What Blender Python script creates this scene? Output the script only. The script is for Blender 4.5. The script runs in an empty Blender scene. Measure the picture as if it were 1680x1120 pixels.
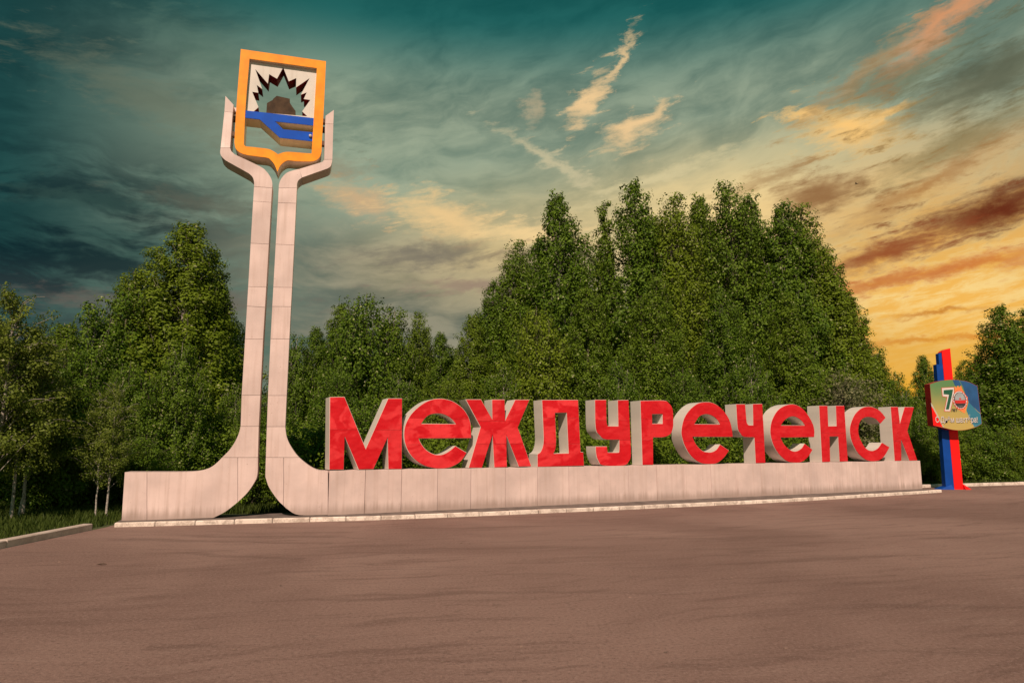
import bpy, bmesh, math, random
import numpy as np
from mathutils import Vector, Matrix
from mathutils.geometry import tessellate_polygon, delaunay_2d_cdt

scene = bpy.context.scene
COL = scene.collection
R = math.radians

# ------------------------------------------------------------------ camera
cam_d = bpy.data.cameras.new('camera')
cam = bpy.data.objects.new('camera', cam_d)
COL.objects.link(cam)
cam_d.sensor_width = 36.0
cam_d.lens = 24.0
cam_d.clip_start = 0.1
cam_d.clip_end = 3000
cam.location = (0, 0, 2.2)
cam.rotation_euler = (R(90) + math.atan(167 / 1120), 0, 0)
scene.camera = cam

# ------------------------------------------------------------------ colour management
scene.view_settings.view_transform = 'Standard'
scene.view_settings.look = 'None'
scene.view_settings.exposure = 0.0
scene.view_settings.gamma = 1.0
scene.view_settings.use_curve_mapping = False

scene.cycles.max_bounces = 5
scene.cycles.diffuse_bounces = 3
scene.cycles.glossy_bounces = 2
scene.cycles.transmission_bounces = 3

# ------------------------------------------------------------------ sun
SUN_AZ = R(187)      # clockwise from +Y: behind the camera, a little to the left
SUN_EL = R(42)
sd = Vector((math.sin(SUN_AZ) * math.cos(SUN_EL), math.cos(SUN_AZ) * math.cos(SUN_EL), math.sin(SUN_EL)))
sun_d = bpy.data.lights.new('sun', 'SUN')
sun_d.energy = 5.0
sun_d.angle = R(0.5)
sun_d.color = (1.0, 0.76, 0.60)
sun = bpy.data.objects.new('sun', sun_d)
COL.objects.link(sun)
sun.rotation_euler = sd.to_track_quat('Z', 'Y').to_euler()

# ------------------------------------------------------------------ sky
world = bpy.data.worlds.new('World')
scene.world = world
world.use_nodes = True
WT = world.node_tree
WT.nodes.clear()
world.cycles.sampling_method = 'NONE'


class G:
    """small helper that writes node graphs as expressions"""
    def __init__(s, tree): s.t = tree
    def n(s, kind, **kw):
        nd = s.t.nodes.new(kind)
        for k, v in kw.items(): setattr(nd, k, v)
        return nd
    def put(s, sock, v):
        if isinstance(v, bpy.types.NodeSocket): s.t.links.new(v, sock)
        else:
            if isinstance(v, (tuple, list)) and len(v) == 3 and sock.type == 'RGBA': v = (*v, 1)
            sock.default_value = v
    def m(s, op, a, b=0.0, c=None, clamp=False):
        nd = s.n('ShaderNodeMath', operation=op, use_clamp=clamp)
        s.put(nd.inputs[0], a); s.put(nd.inputs[1], b)
        if c is not None: s.put(nd.inputs[2], c)
        return nd.outputs[0]
    def add(s, a, b): return s.m('ADD', a, b)
    def sub(s, a, b): return s.m('SUBTRACT', a, b)
    def mul(s, a, b): return s.m('MULTIPLY', a, b)
    def lin(s, v, a, b, c=0.0, d=1.0, smooth=True):
        nd = s.n('ShaderNodeMapRange', interpolation_type='SMOOTHSTEP' if smooth else 'LINEAR')
        for i, x in enumerate((v, a, b, c, d)): s.put(nd.inputs[i], x)
        return nd.outputs[0]
    def mix(s, f, a, b, blend='MIX'):
        nd = s.n('ShaderNodeMix', data_type='RGBA', blend_type=blend)
        s.put(nd.inputs[0], f); s.put(nd.inputs[6], a); s.put(nd.inputs[7], b)
        return nd.outputs[2]
    def vec(s, x, y, z=0.0):
        nd = s.n('ShaderNodeCombineXYZ')
        for i, v in enumerate((x, y, z)): s.put(nd.inputs[i], v)
        return nd.outputs[0]
    def noise(s, v, scale, detail=4.0, rough=0.55, dist=0.0, out=0, dim='3D'):
        nd = s.n('ShaderNodeTexNoise', noise_dimensions=dim)
        if v is not None: s.put(nd.inputs['Vector'], v)
        nd.inputs['Scale'].default_value = scale; nd.inputs['Detail'].default_value = detail
        nd.inputs['Roughness'].default_value = rough; nd.inputs['Distortion'].default_value = dist
        return nd.outputs[out]


def srgb(r, g, b):
    return tuple((c / 255 / 12.92 if c / 255 <= 0.04045 else ((c / 255 + 0.055) / 1.055) ** 2.4) for c in (r, g, b))


def build_sky():
    g = G(WT)
    tc = g.n('ShaderNodeTexCoord')
    sep = g.n('ShaderNodeSeparateXYZ'); g.put(sep.inputs[0], tc.outputs['Generated'])
    az = g.mul(g.m('ARCTAN2', sep.outputs[0], sep.outputs[1]), 57.2958)
    el = g.mul(g.m('ARCSINE', sep.outputs[2]), 57.2958)
    # wind-drawn coordinates, degrees
    wob = g.n('ShaderNodeSeparateXYZ'); g.put(wob.inputs[0], g.noise(g.vec(g.mul(az, 0.10), g.mul(el, 0.15), 3.1), 1.0, 3, 0.55, 0.0, out=1, dim='2D'))
    wa = g.mul(g.sub(wob.outputs[0], 0.5), 6.0)
    we = g.mul(g.sub(wob.outputs[1], 0.5), 2.6)
    A = g.add(az, wa); E = g.add(el, we)
    fine = g.n('ShaderNodeSeparateXYZ'); g.put(fine.inputs[0], g.noise(g.vec(g.mul(az, 0.5), el, 1.7), 0.6, 6, 0.68, 0.0, out=1, dim='2D'))
    A2 = g.add(g.add(az, g.mul(wa, 0.25)), g.mul(g.sub(fine.outputs[0], 0.5), 3.6))
    E2 = g.add(g.add(el, g.mul(we, 0.25)), g.mul(g.sub(fine.outputs[1], 0.5), 2.0))
    # streaks climbing to the right
    sx = g.add(g.mul(A, 0.94), g.mul(E, 0.34)); sy = g.sub(g.mul(E, 0.94), g.mul(A, 0.20))
    n1 = g.noise(g.vec(g.mul(sx, 0.05), g.mul(sy, 0.13), 0.0), 1.0, 6, 0.60, 0.15, dim='2D')
    n2 = g.noise(g.vec(g.mul(sx, 0.15), g.mul(sy, 0.60), 7.7), 1.0, 5, 0.62, 0.2, dim='2D')
    n3 = g.noise(g.vec(g.mul(az, 0.09), g.mul(E, 0.36), 4.2), 1.0, 6, 0.62, 0.1, dim='2D')
    n4 = g.noise(g.vec(g.mul(az, 0.35), g.mul(g.sub(el, g.mul(az, 0.15)), 1.5), 9.4), 1.0, 6, 0.68, 0.2, dim='2D')
    # clear sky
    st = g.n('ShaderNodeTexSky', sky_type='NISHITA')
    st.sun_disc = False; st.sun_elevation = SUN_EL; st.sun_rotation = SUN_AZ
    clear = g.mix(1.0, st.outputs[0], SKY_TINT, 'MULTIPLY')
    left = g.m('MAXIMUM', g.lin(az, -40.0, -14.0), g.lin(g.m('ABSOLUTE', az), 60.0, 130.0))   # heavy cloud on the left
    col = g.mix(left, srgb(4, 34, 40), clear)
    # high thin cloud
    high = g.mix(left, srgb(36, 82, 80), g.mix(g.lin(el, 26.0, 34.0), srgb(162, 174, 148), srgb(52, 122, 116)))
    hz = g.add(g.mul(n1, 0.7), g.mul(n2, 0.3))
    c1 = g.mul(g.lin(hz, 0.30, 0.62, 0.42, 1.0), g.lin(el, 37.0, 28.0, 0.30, 0.90))
    col = g.mix(c1, col, high)
    # dark bank low on the left
    bank = g.mul(g.lin(n3, 0.38, 0.60), g.mul(g.mul(g.lin(el, 24.0, 16.0), g.lin(el, 5.0, 11.0)), g.lin(az, -12.0, -30.0)))
    col = g.mix(g.mul(bank, 0.8), col, srgb(9, 30, 38))
    lowl = g.mul(g.lin(el, 13.5, 8.0), g.lin(az, 2.0, -26.0))
    col = g.mix(g.mul(lowl, g.lin(n3, 0.3, 0.7, 0.15, 0.75)), col, srgb(66, 70, 70))
    # grey cloud in the middle, lit from the right
    mid = g.mul(g.lin(el, 21.0, 14.5), g.mul(g.lin(az, -30.0, -12.0), g.lin(az, 16.0, 2.0)))
    body = g.mix(g.lin(n3, 0.34, 0.66), srgb(80, 84, 78), srgb(148, 138, 116))
    col = g.mix(g.mul(mid, 0.8), col, body)

    # warm glow of the low light on the right
    def patch(src, a0, e0, w, h, rot=0.0, k=1.0, inner=0.25, outer=1.75, mod=None):
        mp = g.n('ShaderNodeMapping', vector_type='TEXTURE')
        g.put(mp.inputs['Vector'], src)
        mp.inputs['Location'].default_value = (a0, e0, 0); mp.inputs['Rotation'].default_value = (0, 0, R(rot)); mp.inputs['Scale'].default_value = (w, h, 1)
        ln = g.n('ShaderNodeVectorMath', operation='LENGTH'); g.put(ln.inputs[0], mp.outputs[0])
        r = ln.outputs['Value']
        if mod is not None: r = g.mul(r, mod)
        return g.lin(r, outer, inner, 0.0, k)
    soft = g.vec(A, E, 0.0); raw = g.vec(az, el, 0.0); torn = g.vec(A2, E2, 0.0)
    cream = g.mul(patch(soft, 14, 17.5, 21, 5.4, 4, 1.0, 0.0, 1.6), g.lin(hz, 0.3, 0.58, 0.6, 1.0))
    col = g.mix(cream, col, srgb(246, 214, 150))
    col = g.mix(g.mul(patch(soft, 40, 14, 19, 7.2, 4, 1.0, 0.0, 1.6), g.lin(n2, 0.3, 0.7, 0.5, 0.95)), col, srgb(206, 150, 84))
    col = g.mix(patch(soft, 34, 10, 18, 7.5, 0, 0.97, 0.0, 1.6), col, g.mix(g.lin(n4, 0.35, 0.65), srgb(246, 186, 88), srgb(252, 214, 136)))
    col = g.mix(patch(raw, 34, 2.5, 24, 5.5, 0, 1.0, 0.0, 1.6), col, srgb(240, 170, 34))
    # individual clouds:  az, el, half width, half height, tilt, colour, strength
    wisp = g.lin(n4, 0.30, 0.70, 1.9, 0.65, False)
    for (a0, e0, w, h, rot, c, k) in CLOUDS:
        col = g.mix(patch(torn, a0, e0, w, h, rot, k, 0.0, 1.75, wisp), col, srgb(*c))
    # ground haze under the horizon
    col = g.mix(g.lin(el, 0.0, -4.0), col, srgb(70, 62, 52))
    bg = g.n('ShaderNodeBackground'); g.put(bg.inputs[0], col); bg.inputs[1].default_value = 1.0
    out = g.n('ShaderNodeOutputWorld'); WT.links.new(bg.outputs[0], out.inputs[0])


SKY_TINT = (0.0004, 0.0340, 0.0195)
CR = (246, 206, 150)
GO = (250, 200, 122)
CLOUDS = [
    (6.9, 27.8, 2.6, 1.0, 52, CR, 0.9),
    (9.6, 30.4, 2.6, 0.55, 58, CR, 0.75),
    (10.6, 25.2, 2.8, 1.1, 20, CR, 0.85),
    (12.4, 26.6, 2.4, 0.5, 26, CR, 0.6),
    (1.8, 27.4, 0.8, 1.5, 0, (196, 176, 140), 0.6),
    (27.8, 23.1, 3.6, 1.7, -14, GO, 1.0),
    (24.6, 24.8, 2.2, 0.5, -8, GO, 0.9),
    (30.4, 23.5, 2.2, 0.55, 14, GO, 0.9),
    (35.0, 28.8, 6.5, 1.1, 30, (232, 156, 104), 0.75),
    (28.5, 26.4, 6.0, 0.7, 28, (176, 142, 98), 0.7),
    (37.0, 24.5, 8.0, 2.0, 12, (84, 82, 60), 0.75),
    (31.0, 25.8, 6.0, 1.4, 14, (96, 96, 66), 0.6),
    (34.5, 20.6, 7.0, 1.2, 16, (122, 104, 62), 0.65),
    (25.2, 18.7, 4.0, 1.7, 4, (140, 96, 58), 0.9),
    (21.8, 20.6, 4.0, 0.8, 14, (166, 130, 86), 0.7),
    (32.0, 18.2, 6.0, 0.8, 22, (168, 116, 64), 0.75),
    (36.5, 16.0, 7.0, 1.6, 11, (104, 46, 26), 1.0),
    (29.5, 14.0, 6.0, 1.2, 13, (150, 78, 42), 0.95),
    (34.0, 12.3, 8.0, 0.7, 6, (204, 112, 48), 0.85),
    (28.5, 11.6, 4.0, 0.6, 6, (196, 112, 56), 0.75),
    (32.5, 9.2, 3.6, 0.28, 2, (200, 126, 44), 0.85),
    (31.0, 7.2, 6.0, 0.30, 2, (212, 134, 40), 0.75),
    (37.5, 7.4, 5.0, 0.25, 0, (222, 138, 44), 0.7),
    (3.6, 23.2, 5.5, 0.6, -30, (210, 196, 156), 0.7),
    (12.0, 21.4, 7.0, 0.55, 14, (222, 206, 158), 0.65),
    (-13.2, 19.7, 3.0, 1.4, -10, (206, 172, 130), 0.9),
    (-5.5, 18.6, 6.0, 1.6, -12, (236, 200, 142), 0.95),
    (2.0, 17.4, 6.0, 1.0, -4, (244, 210, 150), 0.9),
    (-7.0, 15.6, 6.0, 1.2, 4, (112, 106, 96), 0.8),
    (2.0, 15.9, 3.6, 0.6, 6, (136, 120, 96), 0.75),
    (-3.0, 13.2, 6.0, 0.7, 2, (150, 124, 110), 0.7),
    (-28.0, 24.6, 9.0, 1.8, -12, (112, 118, 98), 0.55),
    (-23.0, 27.8, 7.0, 2.0, -20, (84, 112, 98), 0.55),
    (-25.0, 18.0, 5.0, 0.7, -4, (98, 98, 84), 0.6),
    (-33.0, 17.2, 6.0, 0.7, 2, (52, 78, 72), 0.7),
    (-16.5, 22.4, 4.5, 1.1, -10, (142, 130, 106), 0.6),
    (-27.0, 10.6, 10.0, 0.8, 4, (116, 100, 90), 0.65),
]
build_sky()

# ------------------------------------------------------------------ measured outlines (metres)
AA, BB, OO = 0.289, 0.446, (-5.46, 20.81)   # monument axis angle, word wall axis angle, where the two meet
LETTERS = {
    'M': [[(-0.021, 1.396), (-0.088, 3.593), (0.364, 3.613), (1.066, 2.028), (1.725, 3.604), (2.187, 3.617), (2.232, 1.375), (1.786, 1.382), (1.746, 2.367), (1.33, 1.39), (0.86, 1.386), (0.408, 2.397), (0.421, 1.389)]],
    'e1': [[(4.573, 2.349), (4.565, 2.589), (4.536, 2.864), (4.444, 3.101), (4.238, 3.361), (3.927, 3.559), (3.647, 3.633), (3.383, 3.643), (3.098, 3.581), (2.818, 3.427), (2.507, 3.141), (2.326, 2.824), (2.266, 2.524), (2.304, 2.19), (2.448, 1.881), (2.678, 1.641), (2.959, 1.475), (3.241, 1.395), (3.473, 1.372), (3.785, 1.391), (4.073, 1.503), (4.257, 1.648), (4.416, 1.881), (4.012, 2.104), (3.777, 1.926), (3.544, 1.825), (3.285, 1.839), (3.026, 1.973), (2.857, 2.166), (2.765, 2.335)], [(2.844, 2.819), (4.003, 2.825), (3.828, 3.004), (3.602, 3.119), (3.366, 3.149), (3.107, 3.095), (2.955, 2.978)]],
    'Zh': [[(4.348, 3.645), (4.913, 3.661), (5.327, 2.989), (5.305, 3.666), (5.787, 3.68), (5.805, 2.957), (6.182, 3.685), (6.74, 3.7), (6.283, 2.731), (6.804, 1.403), (6.31, 1.402), (5.846, 2.47), (5.876, 1.389), (5.399, 1.386), (5.338, 2.493), (4.963, 1.382), (4.48, 1.39), (4.893, 2.725)]],
    'D': [[(7.219, 3.705), (8.697, 3.746), (8.771, 1.916), (8.881, 1.907), (8.904, 1.426), (7.033, 1.413), (7.027, 1.847), (7.146, 1.916), (7.231, 2.072), (7.271, 2.268), (7.271, 2.556)], [(7.747, 3.256), (8.211, 3.273), (8.27, 1.876), (7.672, 1.869), (7.75, 2.031), (7.78, 2.295), (7.766, 2.719)]],
    'U': [[(9.399, 3.77), (9.899, 3.784), (9.894, 3.014), (9.943, 2.849), (10.395, 2.849), (10.394, 3.783), (10.887, 3.802), (10.915, 2.804), (10.933, 1.855), (10.844, 1.607), (10.597, 1.444), (9.706, 1.456), (9.499, 1.62), (9.411, 1.864), (9.397, 2.129), (9.885, 2.129), (9.913, 1.921), (10.343, 1.914), (10.411, 1.982), (10.422, 2.355), (9.809, 2.37), (9.568, 2.516), (9.411, 2.775)]],
    'R': [[(11.416, 3.791), (12.49, 3.828), (12.74, 3.738), (12.914, 3.523), (12.934, 3.057), (12.9, 2.795), (12.763, 2.563), (12.434, 2.452), (11.954, 2.444), (11.927, 1.441), (11.43, 1.447)], [(11.94, 3.295), (12.426, 3.31), (12.419, 2.963), (11.938, 2.957)]],
    'e2': [[(15.893, 2.469), (15.861, 2.794), (15.762, 3.127), (15.541, 3.428), (15.238, 3.665), (14.931, 3.794), (14.622, 3.822), (14.196, 3.766), (13.786, 3.527), (13.47, 3.182), (13.311, 2.712), (13.341, 2.392), (13.508, 2.014), (13.79, 1.693), (14.192, 1.48), (14.607, 1.431), (14.994, 1.461), (15.356, 1.651), (15.669, 1.948), (15.211, 2.188), (15.024, 1.995), (14.787, 1.901), (14.556, 1.893), (14.292, 1.953), (14.002, 2.188), (13.847, 2.466)], [(13.965, 2.962), (15.237, 2.969), (15.091, 3.153), (14.826, 3.3), (14.519, 3.339), (14.207, 3.238)]],
    'Ch': [[(16.149, 3.778), (16.636, 3.79), (16.669, 3.048), (16.757, 2.956), (17.014, 2.953), (17.052, 3.806), (17.579, 3.829), (17.573, 1.431), (17.044, 1.428), (17.041, 2.459), (16.467, 2.478), (16.274, 2.629), (16.167, 2.858)]],
    'e3': [[(20.469, 2.469), (20.506, 2.771), (20.411, 3.096), (20.145, 3.451), (19.805, 3.721), (19.366, 3.85), (18.873, 3.787), (18.418, 3.563), (18.076, 3.161), (17.946, 2.75), (17.965, 2.437), (18.107, 2.063), (18.403, 1.718), (18.816, 1.464), (19.25, 1.409), (19.652, 1.439), (20.03, 1.642), (20.329, 1.945), (19.876, 2.203), (19.656, 1.996), (19.334, 1.885), (19.029, 1.934), (18.697, 2.156), (18.503, 2.439)], [(18.565, 2.955), (19.944, 2.97), (19.736, 3.178), (19.411, 3.315), (19.098, 3.304), (18.778, 3.155)]],
    'N': [[(20.896, 3.828), (21.415, 3.84), (21.377, 2.954), (21.901, 2.966), (21.942, 3.853), (22.477, 3.865), (22.452, 1.43), (21.937, 1.426), (21.95, 2.501), (21.413, 2.499), (21.345, 1.42), (20.855, 1.412)]],
    'S': [[(25.185, 3.368), (24.95, 3.591), (24.657, 3.76), (24.153, 3.863), (23.637, 3.79), (23.155, 3.506), (22.838, 3.094), (22.729, 2.756), (22.78, 2.32), (23.029, 1.885), (23.346, 1.615), (23.726, 1.437), (24.176, 1.398), (24.594, 1.468), (24.928, 1.671), (25.285, 2.03), (24.788, 2.238), (24.502, 1.998), (24.13, 1.88), (23.782, 1.932), (23.505, 2.153), (23.297, 2.524), (23.28, 2.828), (23.414, 3.136), (23.686, 3.327), (24.047, 3.378), (24.449, 3.305), (24.785, 3.084)]],
    'K': [[(25.592, 3.886), (26.103, 3.897), (26.135, 3.083), (26.593, 3.901), (27.256, 3.906), (26.64, 2.787), (27.172, 1.425), (26.597, 1.42), (26.128, 2.396), (26.03, 1.419), (25.568, 1.417)]],
}
STELE = {
    'legs': [[[(-3.569, 12.844), (-3.312, 12.581), (-3.322, 12.326), (-3.569, 12.324)], [(-3.569, 12.324), (-3.322, 12.326), (-3.332, 11.167), (-3.609, 11.131)], [(-3.609, 11.131), (-3.332, 11.167), (-3.295, 11.067), (-3.182, 10.974), (-2.442, 10.677), (-2.244, 10.532), (-2.108, 10.344), (-2.057, 10.173), (-2.056, 10.019), (-2.59, 10.009), (-2.595, 10.146), (-2.644, 10.3), (-2.76, 10.41), (-3.449, 10.748), (-3.562, 10.856), (-3.611, 10.974)], [(-2.59, 10.009), (-2.056, 10.019), (-2.06, 9.555), (-2.591, 9.539)], [(-2.591, 9.539), (-2.06, 9.555), (-2.064, 8.223), (-2.591, 8.207)], [(-2.591, 8.207), (-2.064, 8.223), (-2.07, 6.877), (-2.59, 6.862)], [(-2.59, 6.862), (-2.07, 6.877), (-2.074, 6.256), (-2.591, 6.264)], [(-2.591, 6.264), (-2.074, 6.256), (-2.08, 5.288), (-2.591, 5.266)], [(-2.591, 5.266), (-2.08, 5.288), (-2.072, 3.61), (-2.595, 3.599)], [(-2.595, 3.599), (-2.072, 3.61), (-2.069, 2.696), (-2.574, 2.693)], [(-2.574, 2.693), (-2.069, 2.696), (-2.046, 1.795), (-3.026, 1.8), (-2.857, 1.991), (-2.721, 2.209), (-2.62, 2.463)], [(-2.599, 1.798), (-2.046, 1.795), (-2.035, 1.293), (-2.119, 1.052), (-2.296, 0.773), (-2.529, 0.528)], [(-3.026, 1.8), (-2.599, 1.798), (-2.529, 0.528), (-2.84, 0.272), (-3.152, 0.106), (-4.852, 0.096), (-4.945, 1.41), (-4.027, 1.403), (-3.632, 1.427), (-3.364, 1.501), (-3.178, 1.629)], [(-5.504, 1.417), (-4.945, 1.41), (-4.852, 0.096), (-5.485, 0.096)]], [[(-0.306, 12.86), (-0.305, 12.371), (-0.568, 12.342), (-0.563, 12.614)], [(-0.568, 12.342), (-0.305, 12.371), (-0.29, 11.171), (-0.55, 11.129)], [(-0.55, 11.129), (-0.29, 11.171), (-0.306, 11.028), (-0.34, 10.924), (-0.419, 10.849), (-1.193, 10.455), (-1.284, 10.695), (-1.286, 10.735), (-0.726, 10.993), (-0.592, 11.058)], [(-1.286, 10.735), (-1.193, 10.455), (-1.291, 10.353), (-1.327, 10.239), (-1.326, 10.113), (-1.871, 10.041), (-1.866, 10.169), (-1.814, 10.347), (-1.68, 10.542), (-1.509, 10.649)], [(-1.871, 10.041), (-1.326, 10.113), (-1.326, 9.602), (-1.87, 9.565)], [(-1.87, 9.565), (-1.326, 9.602), (-1.325, 8.256), (-1.872, 8.239)], [(-1.872, 8.239), (-1.325, 8.256), (-1.325, 6.917), (-1.875, 6.89)], [(-1.875, 6.89), (-1.325, 6.917), (-1.33, 6.317), (-1.876, 6.295)], [(-1.876, 6.295), (-1.33, 6.317), (-1.331, 5.321), (-1.877, 5.306)], [(-1.877, 5.306), (-1.331, 5.321), (-1.331, 3.615), (-1.864, 3.605)], [(-1.864, 3.605), (-1.331, 3.615), (-1.328, 2.693), (-1.852, 2.689)], [(-1.852, 2.689), (-1.328, 2.693), (-1.285, 2.438), (-1.195, 2.209), (-1.023, 1.939), (-0.893, 1.788), (-1.834, 1.794)], [(-1.834, 1.794), (-1.335, 1.791), (-1.27, 0.393), (-1.434, 0.554), (-1.687, 0.904), (-1.796, 1.167), (-1.821, 1.29)], [(-1.335, 1.791), (-0.893, 1.788), (-0.731, 1.648), (-0.521, 1.5), (-0.315, 1.412), (-0.052, 1.387), (-0.003, 0.1), (-0.823, 0.118), (-1.146, 0.284), (-1.27, 0.393)]]],
}
EMBLEM = {
    'frame_outer': [(-3.211, 14.479), (-0.621, 14.504), (-0.624, 13.023), (-0.64, 11.597), (-0.642, 11.377), (-0.704, 11.182), (-0.857, 11.059), (-1.133, 11.011), (-1.426, 10.989), (-1.642, 10.982), (-1.774, 10.89), (-1.864, 10.767), (-1.933, 10.579), (-2.03, 10.795), (-2.123, 10.911), (-2.242, 10.992), (-2.53, 10.999), (-2.87, 11.016), (-3.061, 11.071), (-3.181, 11.184), (-3.228, 11.368), (-3.234, 12.633)],
    'frame_inner': [(-2.942, 14.199), (-0.896, 14.22), (-0.938, 11.297), (-1.086, 11.289), (-1.577, 11.271), (-1.77, 11.234), (-1.942, 11.148), (-2.079, 11.227), (-2.237, 11.283), (-2.545, 11.29), (-2.904, 11.283), (-2.955, 11.34), (-2.97, 12.672)],
    'band': [(-2.986, 12.467), (-0.902, 12.503), (-0.906, 12.252), (-2.09, 12.231), (-1.826, 11.999), (-0.906, 12.021), (-0.907, 11.718), (-1.915, 11.709), (-2.536, 12.231), (-2.981, 12.226)],
    'star': [(-2.751, 12.499), (-2.602, 12.678), (-2.815, 13.163), (-2.63, 13.158), (-2.692, 13.414), (-2.521, 13.297), (-2.764, 13.94), (-2.365, 13.51), (-2.342, 13.838), (-2.1, 13.72), (-1.931, 14.137), (-1.741, 13.688), (-1.517, 13.837), (-1.512, 13.511), (-1.105, 13.903), (-1.352, 13.289), (-1.175, 13.395), (-1.256, 13.157), (-1.054, 13.154), (-1.287, 12.727), (-1.121, 12.584)],
    'coal': [(-2.083, 13.165), (-1.685, 13.126), (-1.672, 12.983), (-1.572, 12.842), (-1.492, 12.742), (-1.49, 12.564), (-2.366, 12.548), (-2.363, 12.879), (-2.203, 13.003), (-2.176, 13.062)],
    'brackets': [(-3.291, 12.53), (-3.276, 12.257), (-3.318, 11.735), (-0.62, 12.55), (-0.599, 12.269), (-0.609, 11.786)],
}
BOARD = {
    'outline': [(-1.05, 5.057), (-0.622, 5.193), (-0.234, 5.257), (0.15, 5.274), (0.486, 5.244), (0.737, 5.198), (1.023, 5.091), (1.264, 4.955), (1.299, 3.132), (1.024, 2.986), (0.677, 2.881), (0.378, 2.827), (0.083, 2.819), (-0.249, 2.861), (-0.577, 2.944), (-1.064, 3.048)],
    'blue': [(0.401, 5.244), (0.737, 5.198), (1.023, 5.091), (1.264, 4.955), (1.289, 3.613), (1.142, 3.739), (1.028, 3.865), (0.795, 4.076), (0.66, 4.413), (0.54, 4.921)],
    'sky': [(0.745, 4.202), (0.954, 3.97), (1.142, 3.739), (1.289, 3.613), (1.299, 3.132), (1.024, 2.986), (0.896, 2.965), (0.678, 3.529), (0.598, 3.781)],
    'blue_strip': [(0.064, 5.27), (0.234, 5.27), (0.401, 5.244), (0.502, 4.964), (0.162, 4.955)],
    'red': [(-1.071, 3.991), (-0.978, 3.844), (-0.596, 2.965), (-1.064, 3.048)],
    'pale': [(-1.072, 4.16), (-1.021, 4.076), (-0.775, 3.529), (-0.536, 2.936), (-0.596, 2.965), (-0.978, 3.844), (-1.071, 3.991)],
    'seven': [(-0.408, 4.76), (0.053, 4.794), (-0.001, 4.582), (-0.242, 3.823), (-0.39, 3.823), (-0.166, 4.54), (-0.426, 4.561)],
    'seven_rim': [(-0.503, 4.879), (0.136, 4.913), (0.101, 4.54), (-0.176, 3.718), (-0.483, 3.727), (-0.279, 4.413), (-0.501, 4.447)],
    'flame': [(0.015, 4.752), (0.162, 4.955), (0.216, 4.858), (0.313, 4.985), (0.366, 4.879), (0.461, 4.985), (0.523, 4.752), (0.613, 4.582), (0.723, 4.413), (0.719, 4.16), (0.61, 3.907), (0.52, 3.634), (0.34, 3.739), (0.142, 3.865), (0.035, 4.076), (-0.025, 4.329)],
    'ring': [(0.347, 4.244), (0.728, 4.244)],
    'text': [(-0.957, 3.153), (1.146, 3.153), (-0.931, 3.446)],
    'let': [(-0.124, 3.739), (0.151, 3.739), (-0.112, 3.865)],
    'red_post': [(0.017, 6.707), (0.435, 6.881), (0.412, 0.027), (-0.013, 0.027)],
    'blue_post': [(-0.107, 6.676), (0.017, 6.707), (-0.013, 0.027), (-0.394, 0.027), (-0.263, 6.1)],
}
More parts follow.
